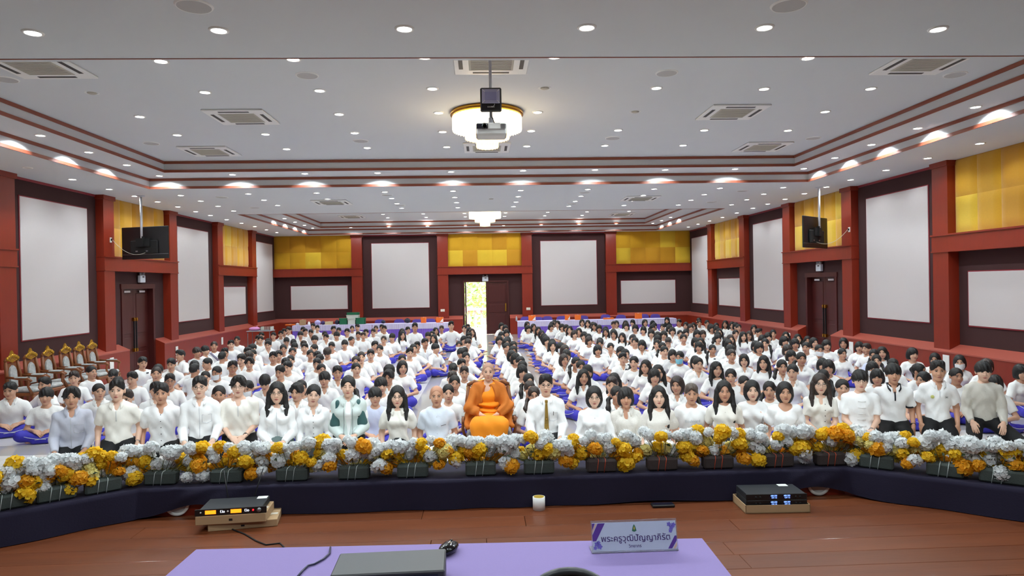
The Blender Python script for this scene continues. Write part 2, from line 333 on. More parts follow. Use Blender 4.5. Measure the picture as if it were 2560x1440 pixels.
def downlight(p, kind, label, group, lit=True):
    t = thing('downlight', label, 'ceiling light', p, 0, group); obj('trim_ring', ring, t); obj('lamp_lens', lens if lit else lens0, t)
    if lit: o = bpy.data.objects.new('bulb', LD[kind]); col.objects.link(o); o.parent = t; o.location = (0, 0, -.02)
    if lit and kind == 'ledge':                               # these lamps are swivelled towards the step beside them
        x, y = p[0], p[1]; c_ = CO[0] if y < 18 else CO[1]; dd = {'l': x-c_[0], 'r': c_[1]-x, 'n': y-c_[2], 'f': c_[3]-y}; k = min(dd, key=dd.get); a = .38
        o.rotation_euler = {'l': (0, a, 0), 'r': (0, -a, 0), 'f': (a, 0, 0), 'n': (-a, 0, 0)}[k]
DLU = [(512.6, 230), (799, 226), (1081, 221), (1641, 219.5), (1910, 221.7), (2176.5, 221), (349.5, 291), (847.7, 285), (1097, 281.6), (1344, 280), (2063, 278.7), (443, 337), (663.5, 335), (886.7, 331.8), (1106.6, 329), (1328, 326.7), (1545, 325), (1760.6, 325), (1969.7, 325.6), (716.6, 372), (918, 369), (1116.7, 367), (1317, 365), (1512, 363.5), (1707.6, 363)]
DLL = [(402, 152), (733, 147), (1061, 142), (1386, 141), (2020, 144), (398, 439), (581, 436), (762, 433.6), (944, 431.8), (1127.5, 429), (1307.7, 426), (1487.5, 424), (1663, 424), (1838, 422), (2009.5, 421), (101, 338), (222, 380), (317, 412), (2438.7, 267), (2294, 320), (2178.7, 361), (2087, 394)]
DLL2 = [(711.6, 546), (737.6, 555), (761, 563), (781.6, 570), (877, 568.7), (972, 567), (1068.5, 565.4), (1163.6, 564.6), (1258.8, 563.7), (1353, 562), (1447.6, 560.5), (1540.6, 559.4), (1632, 558), (1654, 551), (1676.8, 543)]
DLN = [(82, 81), (547, 75), (1011, 71), (1467, 68), (1911, 68), (2345, 72)]
DSL = [(68.6, 419), (181, 448), (273, 472.6), (337, 489.9), (394, 504), (444.6, 516.6), (489, 528.6), (526, 538), (566.5, 548.7), (604, 557.7), (637, 566), (666, 574), (692, 581)]
DSR = [(2449.6, 358), (2319, 395), (2215, 425), (2126.5, 449), (2066, 467), (2011, 483.5), (1963, 497.6), (1919.5, 509.5), (1882, 520), (1842, 532), (1806, 543), (1773.6, 552), (1745, 560), (1721, 567)]
DSM = [(452, 488), (502, 502), (545, 515), (584, 527), (621, 484), (660, 499.6), (694, 513), (791.5, 482), (819, 497), (843, 511), (962, 479.5), (979, 495.4), (992.5, 508.4), (1004, 520), (1132.6, 477), (1137, 493), (1141.6, 506), (1144.5, 518.5), (1301.6, 475.5), (1295.5, 491), (1290, 504.4), (1284, 516), (1469.5, 473), (1452.5, 490), (1438, 503), (1422.5, 515), (1635.6, 472), (1608.5, 488), (1582.5, 501.5), (1560, 513), (1800, 470), (1760.7, 486), (1727.5, 500), (1696, 512), (1958, 468.3), (1909.5, 484.8), (1867, 498.8), (1829, 511.3)]
def rows(lst, z, kind, lab, grp):
    for i, (u, v) in enumerate(lst): downlight(tuple(onz(u, v, z)), kind, lab % ordinal(i+1), grp, not (u == 68.6))
rows(DLN, ZS, 'near', 'round downlight over the stage, %s from left', 'downlights above the stage edge')
U = 'round downlight in the raised ceiling panel, %s counted row by row from nearest'
rows(DLU, ZU, 'upper', U, 'downlights in the near coffer')
rows(DLL[:5], ZL, 'ledge', 'downlight peeking below the nearest ceiling edge, %s from left', 'downlights on the near coffer step')
rows(DLL[5:15], ZL, 'ledge', 'downlight washing the far coffer step, %s from left', 'downlights on the near coffer step')
rows(DLL[15:18], ZL, 'ledge', 'downlight on the left coffer step, %s from the camera', 'downlights on the near coffer step')
rows(DLL[18:], ZL, 'ledge', 'downlight on the right coffer step, %s from the camera', 'downlights on the near coffer step')
rows(DLL2, ZL, 'ledge', 'small downlight on the far second coffer step, %s from left', 'downlights on the far coffer step')
rows(DSL, ZS, 'soffit', 'downlight in the row along the left wall, %s from the camera', 'downlights along the left wall')
rows(DSR, ZS, 'soffit', 'downlight in the row along the right wall, %s from the camera', 'downlights along the right wall')
rows(DSM, ZS, 'soffit', 'downlight in the ceiling band between the coffers, %s column by column from left', 'downlights between the coffers')
# lamps of the far coffer's raised panel, same grid
AC2 = [onz(880, 541, ZU), onz(1555, 535, ZU)]
for i, (x, y) in enumerate([(x, y) for y in (23.2, 24.5, 25.8, 27.1) for x in (-5.4, -3.8, -2.3, -.75, .8, 2.4, 3.9, 5.5) if min(math.hypot(x-q[0], y-q[1]) for q in AC2) > .75]):
    downlight((x, y, ZU), 'upper', 'downlight hidden up in the far raised ceiling panel, %s by rows' % ordinal(i+1), 'downlights in the far coffer')
# lamps on the side steps of the far coffer and the near part of the side steps
for y, wd in ((9.7, 'farther'), (8.4, 'nearer')):
    for s in ((-1, 1) if y < 9 else (-1,)): downlight((s*7.1, y, ZL), 'ledge', 'downlight on the %s coffer step just past the picture edge, the %s one' % ('left' if s < 0 else 'right', wd), 'downlights on the near coffer step')
# rows of downlights over the stage itself, continuing the ceiling grid behind the camera
for j, y in enumerate((2.8, .3)):
    for i, x in enumerate((-4.1, -2.45, -.8, .85, 2.5, 4.15)): downlight((x, y, ZS), 'stage', 'downlight above the stage, %s from left in the %s row' % (ordinal(i+1), ('front', 'rear')[j]), 'downlights over the stage')
# ---------------------------------------------------------------- cassettes, speakers, detectors
m_grille = mat('beige_filter_grille', (190, 186, 172), .7, var=.06); m_slot = mat('dark_louvre_slot', (62, 60, 58), .6)
def cassette(p, label, s=.46):
    t = thing('air_conditioner', label, 'air conditioner', p, 0, 'ceiling cassette air conditioners')
    fr = MB().box(-s, s, -s, s, -.028, 0, bev=.008); fr.build('frame', m_white, t)
    MB().box(-s*.6, s*.6, -s*.6, s*.6, -.034, -.026, bev=.003).build('grille', m_grille, t)
    for k in range(12): MB().box(-s*.54, s*.54, -s*.52+k*s*.094, -s*.5+k*s*.094, -.038, -.033).build('grille_slat', m_grille, t)
    for k in range(4):
        o = MB().box(-s*.5, s*.5, s*.76, s*.87, -.032, -.024).build('louvre', m_slot, t); o.rotation_euler = (0, 0, k*PI/2)
for (u, v, lab) in [(95, 163, 'cassette air conditioner at the upper left, half hidden by the ceiling edge'), (2310, 155, 'cassette air conditioner at the upper right, half hidden by the ceiling edge'), (1228, 152, 'cassette air conditioner above the hanging projector'), (605, 291, 'cassette air conditioner left of the large chandelier'), (1830, 279, 'cassette air conditioner right of the large chandelier'), (525, 377, 'cassette air conditioner at the far left of the near coffer'), (1905, 366, 'cassette air conditioner at the far right of the near coffer'), (1217, 368, 'cassette air conditioner directly behind the large chandelier')]:
    cassette(tuple(onz(u, v, ZU)), lab)
for (u, v, lab) in [(830, 505, 'cassette air conditioner in the middle ceiling band, left'), (1600, 495, 'cassette air conditioner in the middle ceiling band, right')]: cassette(tuple(onz(u, v, ZS)), lab)
for (u, v, lab) in [(880, 541, 'cassette air conditioner in the far coffer, left of the small chandelier'), (1555, 535, 'cassette air conditioner in the far coffer, right of the small chandelier')]: cassette(tuple(onz(u, v, ZU)), lab)
m_mesh = mat('grey_speaker_mesh', (192, 190, 188), .8, var=.15, scale=300)
def ceiling_speaker(p, label, r_=.13):
    t = thing('ceiling_speaker', label, 'speaker', p, 0, 'round ceiling speakers')
    MB().lathe([(r_, -.012), (r_*1.06, -.014), (r_*1.14, 0)], 28).build('rim', m_white, t); MB().disc((0, 0, -.011), r_, 28, flip=True).build('mesh_cover', m_mesh, t)
for i, (u, v, z) in enumerate([(485, 14, ZS), (1972, 12, ZS), (15, 198, ZU), (768, 188, ZU), (1667, 182, ZU), (2388, 186, ZU), (378, 358, ZU), (902, 352, ZU), (1532, 345, ZU), (2033, 345, ZU), (555, 493, ZS), (637, 519, ZS), (968, 487, ZS), (1000, 513, ZS), (1462, 481, ZS), (1430, 509, ZS), (1856, 477, ZS), (1778, 505, ZS)]):
    where = 'over the stage' if i < 2 else 'in the near coffer' if i < 10 else 'in the middle ceiling band'
    ceiling_speaker(tuple(onz(u, v, z)), 'round grey ceiling speaker %s, %s from left and near' % (where, ordinal((i+1) if i < 2 else (i-1) if i < 10 else i-9)))
for (u, v, z, lab) in [(230, 232, ZU, 'left'), (1362, 220, ZU, 'centre'), (1588, 279, ZU, 'right of the chandelier'), (1228, 497, ZS, 'middle band')]:
    t = thing('smoke_detector', 'small round smoke detector on the ceiling, %s' % lab, 'detector', tuple(onz(u, v, z)))
    MB().lathe([(.06, 0), (.06, -.01), (.04, -.018), (.0, -.02)], 18).build('housing', m_grille, t); MB().lathe([(.078, 0), (.09, -.003), (.09, 0)], 18).build('base_plate', m_white, t)
# ---------------------------------------------------------------- chandeliers
m_crys = mat('lit_crystal', (255, 222, 165), .3, emit=1.6, var=.25, scale=40); m_crys2 = mat('lit_crystal_bright', (255, 238, 202), .3, emit=2.3, var=.2, scale=40)
def chandelier(p, sc, label, power):
    t = thing('chandelier', label, 'chandelier', p)
    MB().lathe([(.0, -.001), (.56*sc, -.001), (.575*sc, -.02), (.575*sc, -.06), (.55*sc, -.075), (.0, -.075)], 40).build('gold_plate', m_brass, t)
    for (r_, z0, z1, mm) in ((.535, -.075, -.30, m_crys2), (.34, -.24, -.43, m_crys), (.165, -.40, -.565, m_crys)):
        bead = MB()
        n = int(90*r_/.5); 
        prof = [(r_*sc*.97, z0*sc), (r_*sc, (z0*.7+z1*.3)*sc), (r_*sc, z1*sc*.98), (r_*sc*.93, z1*sc), (.02, z1*sc*.99)]
        bead.lathe(prof, max(24, n), smooth=False)
        tier = bead.build('crystal_tier', mm, t)
        rod = MB().lathe([(.001, 0), (.012*sc, -.02*sc), (.012*sc, (z1-z0)*sc*.9), (.001, (z1-z0)*sc*1.04)], 5).mesh('crystal_rod', mm)
        for k in range(max(18, n//2)):
            a = 2*PI*k/max(18, n//2); obj('crystal_rod', rod, tier, (r_*sc*1.005*math.cos(a), r_*sc*1.005*math.sin(a), z0*sc))
    l = bpy.data.lights.new('chandelier_bulb', 'POINT'); l.energy = power; l.color = (1, .72, .4); l.shadow_soft_size = .25
    o = bpy.data.objects.new('bulb', l); col.objects.link(o); o.parent = t; o.location = (0, 0, -.7*sc)
cp = onz(1217, 280, ZU); chandelier(tuple(cp), 1.0, 'large tiered crystal chandelier behind the hanging projector', 24)
cp2 = onz(1212, 524, ZU); chandelier(tuple(cp2), 1.05, 'smaller-looking distant crystal chandelier above the far door', 30)
# ---------------------------------------------------------------- hanging projector and floodlight
m_pole = mat('white_painted_pole', (206, 208, 214), .4); m_proj = mat('pale_grey_projector', (206, 204, 200), .45); m_lensd = mat('dark_lens_glass', (30, 28, 40), .1)
m_flood = mat('floodlight_reflector', (196, 198, 228), .25, .1)
YP = 7.75
pp = ony(1228, 328, YP)
t = thing('ceiling_projector', 'pale grey projector hanging on a white pole in front of chandelier', 'projector', (pp[0], YP, ZU))
dz = pp[2]-ZU
MB().tube([(0, 0, 0), (0, 0, dz+.13)], .017, 12).build('pole', m_pole, t)
MB().lathe([(.0, 0), (.06, 0), (.06, -.02), (.02, -.03)], 16).build('ceiling_flange', m_pole, t)
b = MB().box(-.172, .172, -.13, .13, dz-.073, dz+.07, bev=.02).build('body', m_proj, t)
MB().box(-.165, -.04, -.136, -.128, dz+.0, dz+.055).build('lens_window', m_lensd, b); MB().lathe([(.0, 0), (.03, 0), (.032, .012), (.02, .014)], 20, M=Matrix.Translation((-.075, -.136, dz+.028)) @ Matrix.Rotation(PI/2, 4, 'X')).build('lens', m_black, b)
MB().box(-.035, .1, -.134, -.128, dz+.0, dz+.06).build('front_cover', m_white, b)
for k in range(7): MB().box(.11+k*.008, .114+k*.008, -.134, -.128, dz+.0, dz+.055).build('vent_slat', m_greym, b)
MB().box(-.06, .06, -.06, .06, dz+.07, dz+.085).tube([(0, 0, dz+.08), (0, 0, dz+.15)], .028, 10).build('mount', m_pole, t)
fp = ony(1227, 253, YP-.1)
t = thing('floodlight', 'black square floodlight with pale glass clamped above the projector', 'floodlight', (fp[0], YP-.1, fp[2]-.13))
MB().box(-.118, .118, -.075, -.02, 0, .262, bev=.012).build('housing', m_black, t)
fr = MB().box(-.1, .1, -.078, -.07, .085, .245, bev=.01).build('front_glass', m_flood, t); MB().box(-.065, .065, -.081, -.076, .12, .215, bev=.004).build('led_plate', mat('led_plate', (166, 168, 210), .35), fr)
for a, b_ in (((-.095, .09), (-.065, .12)), ((.095, .09), (.065, .12)), ((-.095, .24), (-.065, .215)), ((.095, .24), (.065, .215))): MB().tube([(a[0], -.08, a[1]), (b_[0], -.082, b_[1])], .003, 5).build('reflector_crease', m_white, fr)
text_mesh('printed_logo', 'osotec', .03, m_white, t, Matrix.Translation((.0, -.0765, .05)) @ Matrix.Rotation(PI/2, 4, 'X'))
MB().tube([(.0, -.077, .045), (.03, -.077, .055), (.042, -.077, .075), (.036, -.077, .08)], .0025, 5).build('logo_swoosh', m_white, t)
MB().box(-.012, .012, -.045, .0, -.06, 0).build('bracket', m_greym, t); MB().tube([(.0, -.03, -.02), (.02, -.03, -.08), (.035, -.02, -.12)], .006, 6).build('cable', m_black, t)
# ---------------------------------------------------------------- hanging televisions
def television(u, v, ang, flip, label):
    p = onz(u, v, ZS); t = thing('hanging_television', label, 'television', tuple(p), ang)
    q = ony(u, 606 if flip < 0 else 580, p[1]); dz = q[2]-ZS
    MB().tube([(0, 0, 0), (0, 0, dz+.1)], .026, 12).build('pole', m_pole, t); MB().lathe([(0, 0), (.09, 0), (.09, -.015), (.03, -.03)], 18).build('ceiling_flange', m_pole, t)
    b = MB().box(-.68, .68, .09, .125, dz-.39, dz+.38, bev=.01).build('panel', m_black, t)
    MB().box(-.66, .66, .125, .128, dz-.33, dz+.36).build('screen', mat('tv_screen', (12, 12, 14), .1), b)
    MB().box(-.4, .4, .05, .092, dz-.27, dz+.05, bev=.02).build('rear_cover', m_blackm, b); MB().box(-.68, .68, .085, .09, dz-.285, dz-.275).build('rear_seam', m_greym, b)
    MB().box(-.2, .2, .02, .05, dz-.1, dz+.1).box(-.05, .05, -.02, .05, dz-.1, dz+.14).build('wall_mount', m_blackm, t)
    for k in (-.2, .1): MB().box(k-.03, k+.03, .045, .052, dz-.22, dz-.19).build('sticker', m_greym, b)
    return p, dz
pl, dl = television(352, 489.5, math.radians(-18), -1, 'large television seen from behind, hung near left wall'); pr, dr = television(2047, 468.5, math.radians(40), 1, 'large television seen from behind, hung near right wall')
for s, pt, dz, Y in ((-1, pl, dl, 16.45), (1, pr, dr, 16.4)):
    side = 'left' if s < 0 else 'right'
    q = onx(276 if s < 0 else 2124, 600 if s < 0 else 574, s*8.92)
    so_ = thing('wall_socket', 'white wall socket on the %s pillar feeding the television' % side, 'socket', (s*8.915, q[1], q[2])); MB().box(-s*.012, 0, -.04, .04, -.06, .06, bev=.003).build('plate', m_white, so_); MB().box(-s*.035, -s*.01, -.02, .025, -.02, .03, bev=.005).build('plug', m_black, so_)
    a = Vector((s*8.87, q[1], q[2])); b_ = Vector((pt[0]-s*.1, pt[1]-.05, ZS+dz-.25)); mid = (a+b_)/2-Vector((0, 0, .32))
    pts = [(a*(1-k/12)**2+mid*2*(k/12)*(1-k/12)+b_*(k/12)**2) for k in range(13)]
    tag(MB().tube(pts, .005, 6).build('power_cable', m_grille), 'white power cable sagging from %s pillar socket to television' % side, 'cable')
# ---------------------------------------------------------------- emergency lights and small plates
def emergency(p, rz, label):
    t = thing('emergency_light', label, 'emergency light', p, rz)
    MB().box(-.13, .13, -.08, 0, -.13, .06, bev=.01).build('case', mat('pale_case', (206, 212, 222), .4), t); MB().box(-.03, .06, -.083, -.079, .0, .03).build('indicator_window', m_black, t)
    for s in (-1, 1): MB().lathe([(.0, -.02), (.05, -.02), (.055, .03), (.0, .032)], 14, M=Matrix.Translation((s*.075, -.04, .11)) @ Matrix.Rotation(PI/2, 4, 'X')).build('lamp_head', m_greym, t); 
    MB().box(-.1, .1, -.05, -.03, .05, .085).build('bracket', m_white, t)
q = onx(350, 694, -9.1); emergency((-9.1+.0, q[1], q[2]), PI/2, 'twin-head emergency light above the left wall door')
q = onx(2052, 666, 9.1); emergency((9.1, q[1], q[2]), -PI/2, 'twin-head emergency light above the right wall door')
q = ony(1213, 696, 29.95); emergency((q[0], 29.97, q[2]), 0, 'twin-head emergency light above the far open doorway')
for (u, v, x, w_, h), lab_ in zip([(220+1182/5.333, 690+995/5.333, -8.85, .07, .12), (220+1185/5.333, 690+1090/5.33, -8.85, .07, .07), (220+1787/5.333, 690+865/5.333, -8.85, .07, .12), (279, 910, -8.85, .08, .15), (1820+980/6.4, 780+410/6.4, 8.85, .08, .14), (1820+1975/6.4, 780+575/6.4, 8.85, .09, .15), (2160+1320/6.4, 820+565/6.4, 8.85, .09, .16)], ['upper white outlet plate on left wainscot just past the left door', 'small lower outlet plate on left wainscot past the left door', 'white outlet plate farthest along the left wainscot', 'white outlet plate beside the row of carved armchairs', 'white outlet plate on right wainscot beyond the right door', 'white outlet plate on right wainscot just before the right door', 'white outlet plate nearest the camera on the right wainscot']):
    q = onx(u, v, x); s = 1 if x > 0 else -1
    tag(MB().box(x, x-s*.014, q[1]-w_, q[1]+w_, q[2]-h, q[2]+h, bev=.003).box(x-s*.013, x-s*.018, q[1]-w_*.4, q[1]+w_*.4, q[2]-h*.3, q[2]+h*.3).build('wall_outlet', m_white), lab_, 'outlet', 'white plates on the wainscots')
# ================================================================== STAGE
ZT = .47
m_wood = mat('worn_reddish_stage_wood', (120, 64, 34), .4, var=.45, scale=3.5, stretch=(.35, 3, 1), rgb2=(86, 44, 24), spec=.3, bump=.06, bscale=30, rnd=.12, coat=.12)
m_gap = mat('dark_joint', (30, 16, 12), .9)
SP = [(-7.5, 1.6), (-2.66, 5.16), (2.7, 5.18), (7.5, 1.7)]
OP = [(-7.9, 2.0), (-2.82, 5.72), (2.86, 5.74), (7.9, 2.1)]
base = MB().prism([(-9.4, -3), (9.4, -3), (9.4, 1.0)]+[(x, y) for x, y in reversed(OP)]+[(-9.4, 1.0)], -.05, ZT-.02).build('floor_stage', m_gap); tag(base, 'worn reddish wooden stage floor', kind='structure')
pw = .205; y = -1.0; k = 0
while y < 5.2:
    y1 = min(y+pw, 5.22)
    def xl(yy): return -2.66-(5.16-yy)*(4.84/3.56) if yy < 5.16 else -2.66
    xa = max(-7.4, -2.75-(5.22-y)*1.36); xb = min(7.4, 2.8+(5.24-y)*1.38)
    cuts = [xa]+sorted(R.uniform(xa+.6, xb-.6) for _ in range(2 if k % 3 else 1))+[xb]
    for a, b_ in zip(cuts, cuts[1:]):
        if b_-a > .05: MB().box(a+.0015, b_-.0015, y+.002, y1-.002, ZT-.02, ZT+R.uniform(-.0006, .0006), bev=.002).build('plank', m_wood, base)
    y += pw; k += 1
# kerb the skirt hangs over
ZK = .68
kp = [SP[0], SP[1], SP[2], SP[3]]; ko = [OP[0], OP[1], OP[2], OP[3]]
kerb = MB().prism([(x, y_+.03) for x, y_ in kp]+[(x, y_) for x, y_ in reversed(ko)], ZT-.02, ZK).build('stage_kerb', m_red); tag(kerb, 'raised kerb along the stage edge under the dark purple skirt', 'kerb')
m_skirt = mat('dark_purple_cloth', (20, 12, 42), .92, var=.25, scale=6, bump=.15, bscale=90)
def along(t, P):                                             # t in metres along polyline
    for (x0, y0), (x1, y1) in zip(P, P[1:]):
        l = math.hypot(x1-x0, y1-y0)
        if t <= l: return x0+(x1-x0)*t/l, y0+(y1-y0)*t/l, (x1-x0)/l, (y1-y0)/l
        t -= l
    return x1, y1, (x1-x0)/l, (y1-y0)/l
TL = sum(math.hypot(b[0]-a[0], b[1]-a[1]) for a, b in zip(SP, SP[1:])); NS = 420; prof = []
vv = []; ff = []
def hem(x): return ZT+.004+.095*math.exp(-((x+2.22)/.27)**2)+.085*math.exp(-((x-2.42)/.27)**2)+.012*math.exp(-((x-1.2)/.4)**2)
NP = 12
for i in range(NS+1):
    x, y_, tx, ty = along(TL*i/NS, SP); nx, ny = ty, -tx     # outward (towards camera)
    if ny > 0: nx, ny = -nx, -ny
    zh = hem(x); lift = (zh-ZT)/.09
    for j in range(NP):
        if j < 3: d = -.56+.28*j; z = ZK+.006; 
        else:
            u = (j-3)/(NP-4); z = (ZK+.004)*(1-u)+zh*u; d = .012+.02*u*(1+.6*math.sin(x*9+1.3*math.sin(x*2.3)))+.012*lift*math.sin(u*PI)*(1+math.sin(x*22+u*4))
        vv.append((x+nx*d, y_+ny*d, z))
for i in range(NS):
    for j in range(NP-1): a = i*NP+j; ff.append((a, a+NP, a+NP+1, a+1))
sk = MB().add(vv, ff, 0, True).build('stage_skirt', m_skirt); tag(sk, 'dark purple cloth draped over the stage edge kerb', 'cloth')
# round white speakers half under the skirt
for u, v, lab in ((441, 1258, 'round white speaker rim peeking below the skirt, left'), (2051, 1212, 'round white speaker rim peeking below the skirt, right')):
    q = ony(u, v, 5.17)
    t = thing('floor_speaker', lab, 'speaker', (q[0], 5.18 if u < 1000 else 5.197, ZT+.095))
    MR = Matrix.Rotation(PI/2, 4, 'X')
    MB().lathe([(.068, .0), (.072, .01), (.09, .009), (.093, 0), (.0, -.002)], 36, M=MR).build('rim', m_white, t); MB().disc((0, 0, .004), .07, 30, M=MR).build('mesh_cover', m_mesh, t)
# ---------------------------------------------------------------- receivers on cardboard boxes
m_card = mat('brown_cardboard', (178, 146, 108), .85, var=.12, scale=6); m_tape = mat('pale_tape', (214, 206, 190), .4)
m_disp = mat('amber_display', (255, 120, 20), .4, emit=2.2); m_dispb = mat('blue_white_display', (120, 160, 255), .4, emit=2.2)
m_red_led = mat('red_led', (255, 20, 30), .4, emit=3); m_unit = mat('charcoal_rack_metal', (48, 50, 54), .5, .3); m_txt = mat('display_characters', (235, 240, 255), .4, emit=1.5)
m_dkchar = mat('dark_display_characters', (120, 50, 10), .6)
def cbox(name, label, p, rz, w_, d, h, grp=None, lid=False):
    t = thing(name, label, 'box', p, rz, grp)
    MB().box(-w_/2, w_/2, -d/2, d/2, 0, h, bev=.003).build('body', m_card, t)
    MB().box(-w_/2+.01, w_/2-.01, -.02, .02, h, h+.0012).build('tape_strip', m_tape, t); MB().box(-.012, .012, -d/2-.001, -d/2+.001, h*.35, h*.6).build('printed_mark', m_black, t)
    return t
q = onz(603, 1302, ZT); rz = math.radians(5); bx, by = q[0], 4.94
cbox('cardboard_box', 'flat brown cardboard box on stage floor, lower of two at left', (bx+.05, by+.05, ZT), rz+.08, .46, .26, .05)
cbox('cardboard_box', 'flat brown cardboard box carrying the amber-lit receiver', (bx-.01, by+.02, ZT+.0515), rz, .47, .27, .06)
t = thing('wireless_receiver', 'slim black wireless receiver with two amber displays and antennas', 'receiver', (bx-.01, by+.02, ZT+.1135), rz)
MB().box(-.21, .21, -.12, .12, 0, .044, bev=.003).build('case', m_unit, t); fp_ = MB().box(-.24, .24, -.128, -.12, -.001, .045, bev=.002).build('front_panel', m_black, t)
for x in (-.135, .035): MB().box(x-.036, x+.036, -.1295, -.128, .01, .036).build('display', m_disp, fp_)
for x, s in ((-.055, 'f.lo'), (.108, 'f.lo')): text_mesh('readout', s, .026, m_txt, fp_, Matrix.Translation((x, -.1295, .024)) @ Matrix.Rotation(PI/2, 4, 'X'))
for x, mm in ((-.2, m_white), (-.02, m_white), (.15, m_red_led)): MB().lathe([(0, .004), (.006, .004), (.006, 0)], 10, M=Matrix.Translation((x, -.128, .024)) @ Matrix.Rotation(PI/2, 4, 'X')).build('knob', mm, fp_)
MB().lathe([(0, .015), (.014, .015), (.016, 0)], 14, M=Matrix.Translation((.19, -.128, .022)) @ Matrix.Rotation(PI/2, 4, 'X')).build('volume_knob', m_greym, fp_)
MB().box(.13, .2, .06, .118, .044, .0455).build('paper_label', m_white, t)
for x, l in ((-.09, -.03), (.1, .06)): MB().tube([(x, .13, .02), (x, .135, .05), (x+l, .15, .24)], .0045, 8).build('antenna', m_black, t)
q = onz(1945, 1281, ZT); bx, by = q[0], 4.98
t = thing('cardboard_tray', 'shallow open brown cardboard tray under the blue-lit receivers', 'box', (bx, by, ZT), math.radians(-2))
MB().box(-.235, .235, -.14, .14, 0, .006).build('bottom', m_card, t)
for a in ((-.235, .235, -.14, -.134), (-.235, .235, .134, .14), (-.235, -.229, -.14, .14), (.229, .235, -.14, .14)): MB().box(*a, 0, .058).build('side_wall', m_card, t)
for k in range(2):
    t = thing('wireless_receiver', 'black wireless receiver with two blue displays, %s of the stacked pair' % ('lower' if k == 0 else 'upper'), 'receiver', (bx, by+.005, ZT+.0065+k*.0455+.035), math.radians(-2))
    MB().box(-.215, .215, -.115, .115, 0, .044, bev=.003).build('case', m_unit, t); fp_ = MB().box(-.222, .222, -.123, -.115, .0, .044, bev=.002).build('front_panel', m_black, t)
    for x in (-.02, .075):
        d_ = MB().box(x-.03, x+.03, -.1242, -.123, .01, .036).build('display', mat('dark_blue_glass', (20, 26, 60), .2), fp_)
        text_mesh('readout', '680.250\n CH 12', .0145, m_dispb, fp_, Matrix.Translation((x, -.1245, .024)) @ Matrix.Rotation(PI/2, 4, 'X'))
    for x in (-.15, -.12, .14, .17): MB().lathe([(0, .006), (.007, .006), (.008, 0)], 10, M=Matrix.Translation((x, -.123, .022)) @ Matrix.Rotation(PI/2, 4, 'X')).build('knob', m_blackm, fp_)
    if k: MB().box(.09, .16, .06, .112, .044, .0455).build('paper_label', m_white, t)
    if k == 0: MB().box(-.2, .2, -.1, .1, -.034, 0).build('foam_support', m_blackm, t)
# tape roll, phone
q = onz(1347, 1271, ZT); t = thing('tape_roll', 'roll of white adhesive tape standing on the stage floor', 'tape', (q[0], q[1]-.02, ZT))
MB().lathe([(.04, 0), (.046, .001), (.046, .094), (.04, .095)], 30).build('tape', m_white, t); MB().lathe([(.04, .095), (.04, 0), (.036, 0), (.036, .095), (.04, .095)], 30).build('core', mat('yellow_cardboard_core', (190, 160, 60), .8), t)
q = onz(1655, 1264, ZT); t = thing('flat_adapter', 'flat black rectangular device lying against the skirt', 'device', (q[0], 5.06, ZT))
MB().box(-.085, .085, -.035, .035, 0, .022, bev=.006).build('body', m_black, t); MB().box(-.075, .075, -.027, .027, .0215, .0228).build('top_plate', m_lensd, t)
cw = [onz(u, v, ZT+.004) for u, v in [(560, 1312), (585, 1325), (612, 1335), (640, 1352), (665, 1362), (700, 1358), (716, 1374)]]
tag(MB().tube([tuple(c) for c in cw]+[(cw[-1][0]+.05, cw[-1][1]-.5, ZT+.004)], .005, 6).build('floor_cable', m_blackm), 'thin dark cable running across the stage planks', 'cable')
# ---------------------------------------------------------------- table in the foreground
m_lil = mat('lilac_tablecloth', (140, 123, 176), .9, var=.05, scale=120, bump=.06, bscale=250)
TZ = 1.22; tA = onz(483, 1375, TZ); tB = onz(1750, 1347, TZ); rzT = math.atan2(tB[1]-tA[1], tB[0]-tA[0]); wT = math.hypot(*(tB-tA)[:2]); mx_ = (tA+tB)/2
T = thing('speaker_table', 'long table under a lilac cloth at the front of the stage', 'table', (mx_[0], mx_[1]-.3, ZT), rzT)
tw = wT/2
MB().box(-tw+.01, tw-.01, -.3, .3, TZ-ZT-.03, TZ-ZT-.004).build('table_top', mat('plain_table_board', (190, 180, 160), .6), T)
for sx in (-1, 1):
    for sy in (-1, 1): MB().tube([(sx*(tw-.1), sy*.24, 0), (sx*(tw-.1), sy*.24, TZ-ZT-.03)], .014, 10).build('leg', m_chrome, T)
cl = MB(); n_ = 80; ring0 = []
per = [(-tw, -.305), (tw, -.305), (tw, .305), (-tw, .305)]
pts = []
for i in range(4):
    a, b_ = per[i], per[(i+1) % 4]
    for k in range(30): pts.append((a[0]+(b_[0]-a[0])*k/30, a[1]+(b_[1]-a[1])*k/30))
nP = len(pts); H0 = TZ-ZT
v = [(x, y_, H0) for x, y_ in pts]
for lev, (zz, out) in enumerate(((H0-.012, .004), (H0-.25, .012), (H0-.5, .02), (.06, .028))):
    for k, (x, y_) in enumerate(pts):
        l = math.hypot(x/tw, y_/.3); wv = 1+.35*math.sin(k*1.05)*(lev > 0); sx = 1 if x > 0 else -1; sy = 1 if y_ > 0 else -1
        ox = out*wv*(abs(abs(x)-tw) < 1e-6)*sx; oy = out*wv*(abs(abs(y_)-.305) < 1e-6)*sy; v.append((x+ox, y_+oy, zz))
f = [tuple(range(nP))]
for lev in range(4): f += [(lev*nP+(k+1) % nP, lev*nP+k, (lev+1)*nP+k, (lev+1)*nP+(k+1) % nP) for k in range(nP)]
tc_ = MB().add(v, f, 0).build('tablecloth', m_lil, None, (mx_[0], mx_[1]-.3, ZT), (0, 0, rzT)); tag(tc_, 'lilac cloth covering the foreground table', 'tablecloth')
